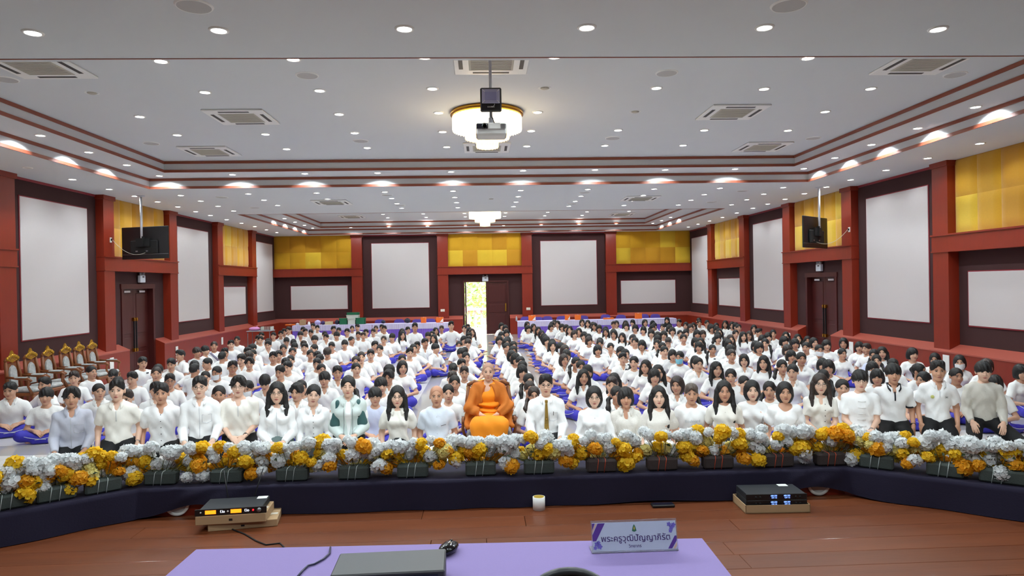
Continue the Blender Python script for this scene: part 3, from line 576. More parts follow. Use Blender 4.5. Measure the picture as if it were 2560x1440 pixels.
# name plate
qa, qb = onz(1480, 1384, TZ+.001), onz(1696, 1376, TZ+.001); npw = math.hypot(*(qb-qa)[:2]); nrz = math.atan2(qb[1]-qa[1], qb[0]-qa[0])
t = thing('name_plate', 'clear acrylic name plate with purple Thai lettering on lilac table', 'name plate', tuple((qa+qb)/2), nrz)
m_acr = mat('clear_acrylic', (235, 238, 245), .05, trans=.85, spec=.5); m_paper = mat('pale_blue_print', (205, 216, 232), .5, var=.08, scale=20); m_pur = mat('purple_print', (96, 60, 150), .5); m_org = mat('peach_print', (226, 190, 170), .5); m_grn = mat('emblem_green', (60, 120, 90), .5); m_vio = mat('violet_flower_print', (120, 110, 200), .5); m_navy = mat('dark_violet_lettering', (70, 44, 110), .5)
TLT = Matrix.Rotation(-.22, 4, 'X'); w2 = npw/2
MB().box(-w2, w2, -.0025, .0, 0, .107, M=TLT).box(-w2, w2, .0, .06, 0, .003).build('acrylic_stand', m_acr, t)
pr_ = MB().box(-w2+.004, w2-.004, -.0034, -.0026, .006, .1, M=TLT).build('printed_card', m_paper, t)
FR = TLT @ Matrix.Translation((0, -.0038, 0)) @ Matrix.Rotation(PI/2, 4, 'X')
def flatpoly(name, poly, m, dz=0): 
    o = MB().prism(poly, 0, .0003).build(name, m, pr_); o.matrix_local = TLT @ Matrix.Translation((0, -.0036-dz, 0)) @ Matrix.Rotation(PI/2, 4, 'X'); return o
e = w2-.004
flatpoly('corner_stripe', [(-e, .098), (-e+.01, .098), (-e, .075)], m_pur); flatpoly('corner_stripe', [(-e+.02, .098), (-e+.045, .098), (-e+.012, .04), (-e, .04), (-e, .06)], m_pur); flatpoly('corner_stripe', [(-e+.012, .098), (-e+.018, .098), (-e, .065), (-e, .075)], m_org)
flatpoly('corner_stripe', [(e, .05), (e-.006, .05), (e-.032, .008), (e-.018, .008), (e, .034)], m_pur); flatpoly('corner_stripe', [(e, .03), (e-.014, .008), (e-.006, .008), (e, .018)], m_org)
for (x, y_, r_) in ((-e+.014, .03, .008), (-e+.024, .022, .008), (-e+.008, .018, .006), (-e+.02, .035, .006), (e-.016, .078, .008), (e-.024, .088, .007), (e-.008, .086, .007), (e-.02, .066, .006)): flatpoly('flower_print', [(x+r_*(1+.25*math.cos(5*k*PI/10))*math.cos(k*PI/10), y_+r_*(1+.25*math.cos(5*k*PI/10))*math.sin(k*PI/10)) for k in range(20)], m_vio, .0002)
flatpoly('emblem', [(0, .092), (.004, .085), (.006, .078), (.008, .07), (0, .067), (-.008, .07), (-.006, .078), (-.004, .085)], m_grn, .0002); flatpoly('emblem', [(.0, .086), (.003, .078), (0, .072), (-.003, .078)], mat('emblem_gold', (200, 180, 90), .5), .0005)
text_mesh('thai_title', 'พระครูวุฒิปัญญาภิรัต', .0285, m_navy, pr_, TLT @ Matrix.Translation((.004, -.0042, .046)) @ Matrix.Rotation(PI/2, 4, 'X'), .0003)
text_mesh('thai_subtitle', 'วิทยากร', .014, m_navy, pr_, TLT @ Matrix.Translation((.0, -.0042, .02)) @ Matrix.Rotation(PI/2, 4, 'X'), .0003)
# dark device box, mouse, cable
qa, qb = onz(850, 1383, TZ+.08), onz(1115, 1371, TZ+.08); rz = math.atan2(qb[1]-qa[1], qb[0]-qa[0]); dw_ = math.hypot(*(qb-qa)[:2])
t = thing('black_device', 'dark grey flat-topped electronic device on the lilac table', 'device', (*((qa+qb)/2)[:2], TZ), rz)
b = MB().box(-dw_/2, dw_/2, -.17, 0, .006, .08, bev=.004).build('case', mat('dark_grey_case', (62, 62, 64), .5, var=.1, scale=40), t); MB().box(-dw_/2+.02, dw_/2-.02, -.172, -.168, .015, .07).build('front_panel', mat('blue_black_panel', (14, 26, 40), .3), b)
for sx in (-1, 1):
    for y_ in (-.14, -.03): MB().lathe([(.0, 0), (.012, 0), (.012, .008)], 10, c=(sx*(dw_/2-.03), y_, 0)).build('rubber_foot', m_blackm, t)
q = onz(1114, 1388, TZ); t = thing('computer_mouse', 'glossy black computer mouse beside the dark device', 'mouse', (q[0]+.01, q[1]+.02, TZ), -.35)
mg = mat('glossy_black', (10, 11, 13), .08, spec=.6)
mm_ = MB().ell((0, 0, .0185), (.031, .056, .018)).build('shell', mg, t); MB().box(-.0015, .0015, -.005, .03, .033, .0366).build('button_split', m_greym, t); MB().lathe([(0, -.004), (.008, -.004), (.008, .004), (0, .004)], 14, M=Matrix.Translation((0, .022, .0305)) @ Matrix.Rotation(PI/2, 4, 'Y')).build('scroll_wheel', m_blackm, t)
cw = [onz(u, v, TZ+.005) for u, v in [(826, 1368), (824, 1384), (808, 1398), (786, 1410), (770, 1414), (755, 1428), (740, 1446)]]
tag(MB().tube([tuple(c) for c in cw], .0035, 6).build('table_cable', mat('navy_cable', (24, 24, 60), .4)), 'thin dark cable curling over the lilac tablecloth', 'cable')
# chair whose top rail rises into the bottom edge
q = onz(1420, 1418, 1.42); t = thing('office_chair', 'black curved chair backrest rising at the bottom edge', 'chair', (q[0], q[1]-.25, ZT))
m_ch = mat('black_chair_frame', (52, 54, 56), .35)
H = 1.42-ZT
arc = [(-.235+.47*k/24, .25-.05*abs((k-12)/12)**2, H-.012-.26*abs((k-12)/12)**2.2) for k in range(25)]
MB().tube(arc, .012, 10).build('back_frame', m_ch, t)
bm = MB(); vv = []; ff = []
for k in range(25):
    x, y_, z = arc[k]
    for j in range(8): vv.append((x*.98, y_+.012*math.sin(j/7*PI), z-(z-.5)*j/7))
for k in range(24):
    for j in range(7): a = k*8+j; ff.append((a, a+8, a+9, a+1))
MB().add(vv, ff, 0, True).build('backrest', m_blackm, t); MB().box(-.24, .24, -.22, .24, .42, .48, bev=.03).build('seat', m_blackm, t)
MB().tube([(0, 0, .05), (0, 0, .42)], .03, 10).build('gas_lift', m_ch, t); MB().tube([(0, .23, .45), (0, .26, .6)], .02, 8).build('back_bracket', m_ch, t)
for k in range(5): a = 2*PI*k/5; MB().tube([(0, 0, .07), (.28*math.cos(a), .28*math.sin(a), .055)], [.022, .014], 8).ell((.28*math.cos(a), .28*math.sin(a), .03), (.02, .02, .03)).build('leg', m_ch, t)
# ================================================================== PEOPLE: implicit bodies meshed with surface nets
A_ = lambda *p: np.array(p, dtype=np.float64)
def smin(a, b, k):
    h = np.clip(.5+.5*(b-a)/k, 0, 1); return b*(1-h)+a*h-k*h*(1-h)
class G:
    def __init__(s, lo, hi, h):
        s.lo = np.array(lo, float); s.h = h; n = np.maximum(3, np.ceil((np.array(hi)-s.lo)/h).astype(int)+1)
        s.ax = [s.lo[i]+h*np.arange(n[i]) for i in range(3)]; s.D = np.full(tuple(n), .25)
        s.X, s.Y, s.Z = s.ax[0][:, None, None], s.ax[1][None, :, None], s.ax[2][None, None, :]
    def sub(s, lo, hi, m=.07):
        sl = []
        for i in range(3):
            a = np.searchsorted(s.ax[i], lo[i]-m); b = np.searchsorted(s.ax[i], hi[i]+m)
            if b <= a: return None
            sl.append(slice(a, b))
        return tuple(sl)
    def cap(s, a, b, ra, rb, k=.03, cut=None):
        a, b = np.array(a, float), np.array(b, float); r = max(ra, rb); q = s.sub(np.minimum(a, b)-r, np.maximum(a, b)+r)
        if q is None: return s
        X, Y, Z = s.ax[0][q[0]][:, None, None], s.ax[1][q[1]][None, :, None], s.ax[2][q[2]][None, None, :]
        d = b-a; L2 = max(1e-9, d@d); t = np.clip(((X-a[0])*d[0]+(Y-a[1])*d[1]+(Z-a[2])*d[2])/L2, 0, 1)
        v = np.sqrt((X-a[0]-t*d[0])**2+(Y-a[1]-t*d[1])**2+(Z-a[2]-t*d[2])**2)-(ra+(rb-ra)*t)
        if cut:
            u = d/math.sqrt(L2); v = np.maximum(v, (X-b[0])*u[0]+(Y-b[1])*u[1]+(Z-b[2])*u[2])
        s.D[q] = smin(s.D[q], v, k); return s
    def eval_e(s, c, r, q):
        X, Y, Z = s.ax[0][q[0]][:, None, None]-c[0], s.ax[1][q[1]][None, :, None]-c[1], s.ax[2][q[2]][None, None, :]-c[2]
        k0 = np.sqrt((X/r[0])**2+(Y/r[1])**2+(Z/r[2])**2); k1 = np.sqrt((X/r[0]**2)**2+(Y/r[1]**2)**2+(Z/r[2]**2)**2)+1e-9
        return k0*(k0-1)/k1
    def ell(s, c, r, k=.03):
        c, r = np.array(c, float), np.array(r, float); q = s.sub(c-r, c+r)
        if q is None: return s
        s.D[q] = smin(s.D[q], s.eval_e(c, r, q), k); return s
    def carve(s, c, r, k=.008):
        c, r = np.array(c, float), np.array(r, float); q = s.sub(c-r, c+r, .03)
        if q is None: return s
        s.D[q] = -smin(-s.D[q], s.eval_e(c, r, q), k); return s
    def below(s, f): s.D = np.maximum(s.D, f(s.X, s.Y, s.Z)); return s
    def add(s, f): s.D = s.D+f(s.X, s.Y, s.Z); return s
    def net(s):
        f = s.D; n = f.shape; neg = f < 0
        C = [(i, j, k) for i in (0, 1) for j in (0, 1) for k in (0, 1)]
        S = lambda c: tuple(slice(c[d], n[d]-1+c[d]) for d in range(3))
        cnt = sum(neg[S(c)].astype(np.int8) for c in C); act = (cnt > 0) & (cnt < 8); ids = np.full(act.shape, -1, np.int64); idx = np.argwhere(act); ids[act] = np.arange(len(idx))
        P = np.zeros((len(idx), 3)); w = np.zeros(len(idx))
        for a in C:
            for d in range(3):
                if a[d] == 0:
                    b = list(a); b[d] = 1
                    fa = f[tuple((idx+a).T)]; fb = f[tuple((idx+b).T)]; cr = (fa < 0) != (fb < 0)
                    t = np.where(cr, fa/np.where(fa-fb == 0, 1, fa-fb), 0); p = np.tile(np.array(a, float), (len(idx), 1)); p[:, d] = t
                    P += p*cr[:, None]; w += cr
        V = s.lo+s.h*(idx+P/np.maximum(w, 1)[:, None]); Q = []
        for d in range(3):
            e1, e2 = [(1, 2), (2, 0), (0, 1)][d]
            a = [slice(None)]*3; b = [slice(None)]*3; a[d] = slice(0, n[d]-1); b[d] = slice(1, n[d])
            fa, fb = neg[tuple(a)], neg[tuple(b)]; E = np.argwhere(fa != fb)
            E = E[(E[:, e1] > 0) & (E[:, e2] > 0) & (E[:, e1] < n[e1]-1) & (E[:, e2] < n[e2]-1)]
            if not len(E): continue
            o1 = np.zeros(3, int); o1[e1] = 1; o2 = np.zeros(3, int); o2[e2] = 1
            q = np.stack([ids[tuple((E-o1-o2).T)], ids[tuple((E-o2).T)], ids[tuple(E.T)], ids[tuple((E-o1).T)]], 1)
            fl_ = ~fa[tuple(E.T)]; q[fl_] = q[fl_][:, ::-1]; Q.append(q)
        return V, np.concatenate(Q)
def join(parts):
    V = []; Q = []; o = 0
    for v, q in parts: V.append(v); Q.append(q+o); o += len(v)
    return np.concatenate(V), np.concatenate(Q)
def npmesh(name, V, Q, m, attr=None):
    me = bpy.data.meshes.new(name); me.vertices.add(len(V)); me.vertices.foreach_set('co', np.ascontiguousarray(V, np.float32).ravel())
    me.loops.add(Q.size); me.loops.foreach_set('vertex_index', np.ascontiguousarray(Q, np.int32).ravel()); me.polygons.add(len(Q)); me.polygons.foreach_set('loop_start', np.arange(0, Q.size, 4, dtype=np.int32))
    me.polygons.foreach_set('use_smooth', np.ones(len(Q), bool)); me.materials.append(m); me.update(calc_edges=True)
    if attr is not None: a = me.attributes.new('lip', 'FLOAT', 'POINT'); a.data.foreach_set('value', attr.astype(np.float32))
    return me
def xf(V, M): M = np.array(M); return V @ M[:3, :3].T+M[:3, 3]
# ---------------------------------------------------------------- head, hair and hand templates (head height about 0.23, centre at 0)
def make_head(h):
    g = G((-.1, -.13, -.19), (.1, .12, .13), h)
    g.ell((0, .014, .03), (.075, .093, .087)).ell((0, -.026, -.032), (.061, .062, .076), .03).ell((0, -.05, -.088), (.029, .03, .024), .025)
    for s in (-1, 1): g.ell((s*.034, -.054, -.03), (.026, .028, .028), .02)
    g.cap((0, .016, -.06), (0, .03, -.175), .046, .05, .025).cap((0, -.083, .01), (0, -.101, -.025), .008, .0125, .012)
    for s in (-1, 1): g.ell((s*.011, -.092, -.029), (.009, .009, .008), .008)
    g.ell((0, -.083, -.057), (.022, .012, .0055), .008).ell((0, -.082, -.066), (.018, .011, .006), .006)
    for s in (-1, 1): g.carve((s*.031, -.108, .006), (.02, .022, .015), .012)
    for s in (-1, 1): g.ell((s*.076, .012, -.008), (.010, .02, .03), .01)
    V, Q = g.net(); d = np.sqrt((V[:, 0]/.024)**2+((V[:, 2]+.0615)/.0105)**2); lip = .95*np.clip(1.5-d*1.25, 0, 1)*(V[:, 1] < -.07)
    return V, Q, lip
HEAD_F = make_head(.0052); HEAD_C = make_head(.0082)
def hair(style, h=.0075):
    lo, hi = (-.16, -.2, -.46), (.16, .2, .16)
    if style in ('short', 'buzz', 'bowl', 'curtain', 'stub', 'quiff'): lo, hi = (-.12, -.14, -.12), (.12, .14, .17)
    g = G(lo, hi, h); o = {'short': .003, 'quiff': .003, 'buzz': .004, 'stub': .0015, 'bowl': .014, 'curtain': .014, 'pulled': .007, 'tailL': .007, 'tailR': .007, 'bob': .013, 'bangs': .013, 'long': .012, 'longL': .012, 'hijab': .013, 'bun': .007}[style]
    g.ell((0, .014, .032), (.0765+o, .0945+o, .0885+o), .01)
    if style in ('short', 'quiff'): g.ell((0, -.008, .074), (.074, .092, .058), .015)
    if style == 'quiff': g.ell((.012, -.05, .1), (.055, .04, .036), .02)
    if style == 'curtain':
        for s in (-1, 1): g.cap((s*.02, -.075, .105), (s*.078, -.07, .03), .022, .016, .02)
    if style in ('bob', 'bangs'):
        g.ell((0, .03, -.03), (.1, .085, .115), .03)
    if style in ('long', 'longL'):
        g.ell((0, .035, -.05), (.097, .08, .14), .03).ell((0, .062, -.19), (.105, .05, .17), .04)
        for s in (-1, 1):
            L_ = -.26 if (style == 'long' or s < 0) else -.34
            g.cap((s*.088, -.005, .0), (s*.1, -.03, -.16), .026, .028, .03).cap((s*.1, -.03, -.16), (s*.1, -.075, L_), .028, .014, .02)
    if style == 'hijab': g.ell((0, .02, -.05), (.095, .1, .14), .03).ell((0, .0, -.2), (.16, .13, .12), .05)
    if style in ('tailL', 'tailR'):
        s = 1 if style == 'tailL' else -1
        g.ell((0, .1, .02), (.035, .035, .035), .02).cap((0, .11, .02), (s*.08, .1, -.08), .026, .03, .03).cap((s*.08, .1, -.08), (s*.115, .0, -.17), .03, .03, .03).cap((s*.115, .0, -.17), (s*.11, -.075, -.33), .03, .014, .03)
    if style == 'bun': g.ell((0, .11, .03), (.04, .035, .04), .02)
    face = {'short': ((0, -.125, -.03), (.068, .08, .115)), 'quiff': ((0, -.125, -.028), (.068, .08, .118)), 'buzz': ((0, -.125, -.025), (.07, .08, .112)), 'stub': ((0, -.125, -.03), (.08, .1, .125)), 'bowl': ((0, -.13, -.055), (.067, .08, .088)), 'curtain': ((0, -.125, -.015), (.05, .08, .1)), 'pulled': ((0, -.125, -.02), (.067, .08, .105)), 'tailL': ((0, -.125, -.02), (.067, .08, .105)), 'tailR': ((0, -.125, -.02), (.067, .08, .105)), 'bun': ((0, -.125, -.02), (.067, .08, .105)), 'bob': ((0, -.125, -.035), (.06, .11, .11)), 'bangs': ((0, -.125, -.06), (.06, .11, .093)), 'long': ((0, -.13, -.04), (.058, .12, .12)), 'longL': ((0, -.13, -.03), (.06, .12, .12)), 'hijab': ((0, -.115, -.025), (.058, .08, .088))}[style]
    g.carve(*face, k=.008)
    if style in ('bob', 'bangs', 'long', 'longL'): g.carve((0, -.13, -.2), (.066, .12, .16), .01)
    if style in ('short', 'quiff', 'buzz', 'stub', 'bowl', 'curtain'):
        z0 = -.005 if style in ('short', 'quiff', 'buzz') else -.018
        g.below(lambda X, Y, Z: (z0-.38*Y)-Z+0*X)
    if style in ('pulled', 'bun'): g.below(lambda X, Y, Z: (-.015-.55*Y)-Z+0*X)
    if style in ('tailL', 'tailR'): g.below(lambda X, Y, Z: np.minimum((-.015-.55*Y)-Z, .07-np.sqrt(X*X+(Y-.05)**2*.5))+0*Z)
    if style == 'bob': g.below(lambda X, Y, Z: -.125-.2*Y-Z+0*X)
    if style == 'bangs': g.below(lambda X, Y, Z: -.095-Z+0*X+0*Y)
    if style == 'hijab': g.below(lambda X, Y, Z: -.27-Z+0*X+0*Y)
    else:
        am = .0034 if style not in ('stub', 'buzz') else .0007
        g.add(lambda X, Y, Z: am*np.sin(46*np.arctan2(X, Y-.02)+40*Z+5*np.sin(30*X+20*Y))*(.6+.4*np.cos(55*Z+19*X))+(.0035*np.sin(150*X+40*Z)*np.clip((-.03-Y)*25, 0, 1) if style in ('short', 'quiff', 'bowl', 'curtain', 'bangs') else 0))
    return g.net()
def make_hand(h=.0058):
    g = G((-.06, -.05, -.21), (.09, .07, .04), h)
    g.cap((0, 0, .03), (0, 0, -.01), .023, .024, .02).ell((0, 0, -.048), (.038, .015, .046), .02)
    for x, l in ((-.029, .82), (-.0095, .96), (.0095, 1.0), (.029, .92)):
        a = A_(x*.95, 0, -.08); b = a+A_(x*.12, .006, -.04*l); c = b+A_(0, .016, -.028*l); e = c+A_(0, .016, -.016*l)
        g.cap(a, b, .0095, .0088, .006).cap(b, c, .0088, .0082, .003).cap(c, e, .0082, .0072, .003)
    g.cap((.026, .002, -.02), (.05, .01, -.055), .014, .011, .012).cap((.05, .01, -.055), (.054, .022, -.085), .0105, .008, .004)
    return g.net()
HAND = make_hand()
HAIR = {}
def hair_tpl(st, h=.0075):
    if (st, h) not in HAIR: HAIR[st, h] = hair(st, h)
    return HAIR[st, h]
m_eye = mat('eye_white', (222, 214, 206), .3, var=.02); m_iris = mat('dark_iris', (26, 16, 12), .2); m_mouth = mat('mouth_line', (112, 50, 48), .6)
m_hair = mat('black_hair', (24, 20, 19), .55, var=.35, scale=40, stretch=(6, 6, .6), rnd=.25); m_hairb = mat('dark_brown_hair', (52, 38, 32), .45, var=.35, scale=40, stretch=(6, 6, .6)); m_stub = mat('shaved_scalp_stubble', (178, 138, 118), .7, var=.1)
m_hairg = mat('greying_brown_hair', (92, 78, 70), .5, var=.3, scale=40, stretch=(6, 6, .6))
def glasses_mesh():
    b = MB()
    for s in (-1, 1):
        b.tube([(s*.033+.024*math.cos(2*PI*k/18), -.102+.004*abs(math.cos(2*PI*k/18)), .004+.0175*math.sin(2*PI*k/18)) for k in range(18)], .0017, 5, 0, closed=True)
        b.tube([(s*.057, -.098, .008), (s*.074, -.05, .01), (s*.08, .01, .004)], .0015, 5, 0)
    b.tube([(-.01, -.105, .008), (0, -.107, .01), (.01, -.105, .008)], .0016, 5, 0)
    return b
m_glas = mat('dark_spectacle_frame', (50, 36, 36), .3); m_glasm = mat('thin_metal_frame', (150, 140, 130), .3, .8)
GLASS = {0: glasses_mesh().mesh('glasses', m_glas), 1: glasses_mesh().mesh('glasses', m_glasm)}
def mask_mesh():
    v = []; f = []; N, K = 12, 6
    for i in range(N+1):
        a = (i/N-.5)*2.5
        for j in range(K+1):
            z = -.012-.095*j/K; r_ = 1-.25*(j/K)**3; b = math.cos((j/K-.4)*1.6)
            v.append((.078*math.sin(a)*r_, -.022-(.078+.012*b)*math.cos(a)*(.86+.14*b), z-.006*math.cos(a)))
    for i in range(N):
        for j in range(K): q = i*(K+1)+j; f.append((q, q+K+1, q+K+2, q+1))
    m = MB().add(v, f, 0, True)
    for s in (-1, 1):
        for z in (-.02, -.09): m.tube([(s*.07, -.045, z), (s*.082, .0, -.01)], .0012, 4)
    return m
MASK = {0: mask_mesh().mesh('face_mask', mat('white_mask', (232, 234, 236), .8)), 1: mask_mesh().mesh('face_mask', mat('pale_blue_mask', (130, 200, 220), .8))}
# skin with lip tint
def skin_mat(name, a, b, lip):
    m = mat(name, a, .5, var=.06, scale=12); n = m.node_tree; L = n.links.new; bs = n.nodes['Principled BSDF']
    src = bs.inputs['Base Color'].links[0].from_socket
    oi = n.nodes.new('ShaderNodeObjectInfo'); mx = n.nodes.new('ShaderNodeMix'); mx.data_type = 'RGBA'; L(oi.outputs['Random'], mx.inputs[0]); L(src, mx.inputs[6]); mx.inputs[7].default_value = (*lin(b), 1)
    at = n.nodes.new('ShaderNodeAttribute'); at.attribute_name = 'lip'; m2 = n.nodes.new('ShaderNodeMix'); m2.data_type = 'RGBA'; L(at.outputs['Fac'], m2.inputs[0]); L(mx.outputs[2], m2.inputs[6]); m2.inputs[7].default_value = (*lin(lip), 1); L(m2.outputs[2], bs.inputs['Base Color'])
    bs.inputs['Subsurface Weight'].default_value = .0
    return m
m_skin = skin_mat('student_skin', (222, 176, 148), (186, 134, 106), (164, 80, 76)); m_skinL = skin_mat('fair_skin', (232, 192, 168), (224, 180, 154), (182, 82, 82)); m_skinD = skin_mat('tan_skin', (208, 158, 128), (194, 142, 114), (146, 76, 70))
# ---------------------------------------------------------------- bodies
def ik(sh, wr, l1, l2, pole):
    d = wr-sh; L_ = np.linalg.norm(d); L_ = min(L_, (l1+l2)*.995); u = d/np.linalg.norm(d); wr = sh+u*L_; a = (l1*l1-l2*l2+L_*L_)/(2*L_); hgt = math.sqrt(max(0, l1*l1-a*a)); p = pole-u*(pole@u); p = p/np.linalg.norm(p)
    return sh+u*a+p*hgt, wr
def skeleton(top, legs, arms, wide=1.0, lean=.0, hs=.95, tilt=(0, 0, 0), female=False, sh_w=None):
    """joint positions for a person whose crown is at height top; local front is -Y"""
    J = {'hs': hs, 'w': wide, 'f': female}
    hip = top-(.745 if not female else .725)*(.92+.08*hs/.95); hip = max(.10, hip); J['hip'] = A_(0, .02, hip)
    nk = top-.248*hs/.95; J['neck'] = A_(0, -lean, nk); J['head'] = A_(0, -.012-lean*1.3, top-.117*hs-.003)
    sw = sh_w or (.15 if not female else .131)*(.55+.45*wide); J['tilt'] = tilt
    for s, n in ((-1, 'R'), (1, 'L')):
        J['sh'+n] = A_(s*sw, -lean+.008, nk-.078); J['hp'+n] = A_(s*.085*wide, .02, hip)
        if legs == 'kneel':
            dz = hip-.06; y = -math.sqrt(max(.004, .155-dz*dz)); J['kn'+n] = A_(s*(.12+.02*wide), y, .06); J['an'+n] = A_(s*.1, min(.4, y+.41), .05); J['to'+n] = A_(s*.09, min(.5, y+.53), .04)
        elif legs == 'halfkneel':
            J['kn'+n] = A_(s*.17, -.33, .08) if s < 0 else A_(.34, -.30, .10); J['an'+n] = A_(s*.1, .1, .05); J['to'+n] = A_(s*.09, .22, .04)
        elif legs == 'cross':
            J['kn'+n] = A_(s*.29, -.22, .12); J['an'+n] = A_(-s*.09, -.27, .055); J['to'+n] = A_(-s*.2, -.24, .04)
        elif legs == 'side':
            J['kn'+n] = A_(-.05+s*.13, -.3, .085); J['an'+n] = A_(.27+s*.05, -.06+s*.06, .05); J['to'+n] = A_(.4+s*.04, .02+s*.06, .04)
        elif legs == 'sideR':
            J['kn'+n] = A_(.05+s*.13, -.3, .085); J['an'+n] = A_(-.27+s*.05, -.06-s*.06, .05); J['to'+n] = A_(-.4+s*.04, .02-s*.06, .04)
        elif legs == 'sit':
            J['kn'+n] = A_(s*.145, -.40, hip+.02); J['an'+n] = A_(s*.11, -.38, .06); J['to'+n] = A_(s*.11, -.5, .03)
        if arms == 'thigh': w_ = A_(s*.155*wide, -.23, hip+.02); pole = A_(s*.3, 1, -.05); fd = A_(-s*.15, -.6, -.75); bd = A_(s*.3, -.7, .6)
        elif arms == 'down': w_ = A_(s*.205*wide, -.07, hip-.02); pole = A_(s*.3, 1, 0); fd = A_(-s*.1, -.25, -1); bd = A_(s*.6, -.8, .2)
        elif arms == 'clasp': w_ = A_(s*.075, -.235, hip+.05); pole = A_(s*.5, .85, -.1); fd = A_(-s*.75, -.45, -.45); bd = A_(0, -.75, .6)
        elif arms == 'lap': w_ = A_(s*.10, -.25, .19); pole = A_(s*.7, .7, -.2); fd = A_(-s*.8, -.5, -.3); bd = A_(0, -.5, .85)
        elif arms == 'knees': w_ = A_(s*.2, -.26, .205); pole = A_(s*1.0, .5, -.1); fd = A_(s*.2, -.8, -.4); bd = A_(0, -.3, 1)
        elif arms == 'monk': w_ = A_(s*.085, -.29, hip+.12); pole = A_(s*1.0, .3, -.3); fd = A_(-s*.9, -.35, -.25); bd = A_(0, -.6, -.8)
        J['el'+n], J['wr'+n] = ik(J['sh'+n], w_, .262, .245, pole); J['fd'+n] = fd/np.linalg.norm(fd); b = bd-J['fd'+n]*(bd@J['fd'+n]); J['bd'+n] = b/np.linalg.norm(b)
    return J
def head_matrix(J):
    s = J['hs']; tx, ty, tz = J['tilt']
    return Matrix.Translation(Vector(J['head'])) @ Matrix.Rotation(tz, 4, 'Z') @ Matrix.Rotation(tx, 4, 'X') @ Matrix.Rotation(ty, 4, 'Y') @ Matrix.Scale(s, 4)
def torso(g, J, off, k=.05, hipoff=0):
    w, hz, nk = J['w'], J['hip'][2], J['neck'][2]; L_ = nk-hz; ly = J['neck'][1]; f = J['f']
    g.ell((0, .02, hz+.03), (.138*w+off+hipoff, .105*w+off+hipoff, .1+off), k)
    g.ell((0, .012+ly*.35, hz+L_*.38), ((.108 if f else .122)*w+off, .09*w+off, L_*.36), k)
    g.ell((0, -.0+ly*.75, hz+L_*.7), ((.122 if f else .140)*w+off, (.095 if f else .102)*w+off, L_*.34), k)
    if f:
        for s in (-1, 1): g.ell((s*.065*w, -.07*w+ly*.75, hz+L_*.66), (.06+off*.6, .055+off*.6, .06), .04)
    g.cap(J['shL'], J['shR'], .044+off*.8, .044+off*.8, k).cap(J['shL']*A_(.55, 1, 1)+A_(0, 0, .03), J['shR']*A_(.55, 1, 1)+A_(0, 0, .03), .042+off*.7, .042+off*.7, k).cap((0, ly+.015, nk-.07), (0, ly+.01, nk-.02), .07+off*.7, .055+off*.3, .04)
    return g
def bounds(J, pad=.13):
    P = np.array([v for k_, v in J.items() if isinstance(v, np.ndarray) and k_[:2] not in ('fd', 'bd')]); return P.min(0)-pad, P.max(0)+pad
def face_quads(kind):
    e = MB()
    for s in (-1, 1):
        if kind == 'closed': e.tube([(s*.044, -.083, .004), (s*.031, -.0885, .001), (s*.018, -.086, .004)], .0022, 6, 2, caps=False)
        else:
            e.ell((s*.031, -.0795, .006), (.0128, .0085, .0058 if kind != 'smile' else .004), 12, 8, 1); e.ell((s*.031, -.0855, .006), (.0064, .0035, .0056 if kind != 'smile' else .004), 10, 6, 2)
            e.tube([(s*.017, -.0885, .011), (s*.031, -.091, .0145), (s*.045, -.083, .011)], .0021, 5, 2, caps=False)
        e.tube([(s*.013, -.0925, .0245), (s*.027, -.0955, .0275), (s*.041, -.088, .0265), (s*.05, -.078, .0215)], [.0027, .0033, .003, .0015], 6, 2, caps=False)
    if kind == 'smile': e.tube([(-.026, -.079, -.0565), (-.013, -.0905, -.061), (0, -.0945, -.0625), (.013, -.0905, -.061), (.026, -.079, -.0565)], [.001, .0021, .0026, .0021, .001], 6, 3, caps=False)
    else: e.tube([(-.021, -.083, -.0615), (-.01, -.0915, -.0612), (0, -.0945, -.062), (.01, -.0915, -.0612), (.021, -.083, -.0615)], [.0008, .0015, .0016, .0015, .0008], 6, 3, caps=False)
    return np.array(e.v), np.array(e.f), np.array(e.m)
FACE = {k: face_quads(k) for k in ('open', 'smile', 'closed')}
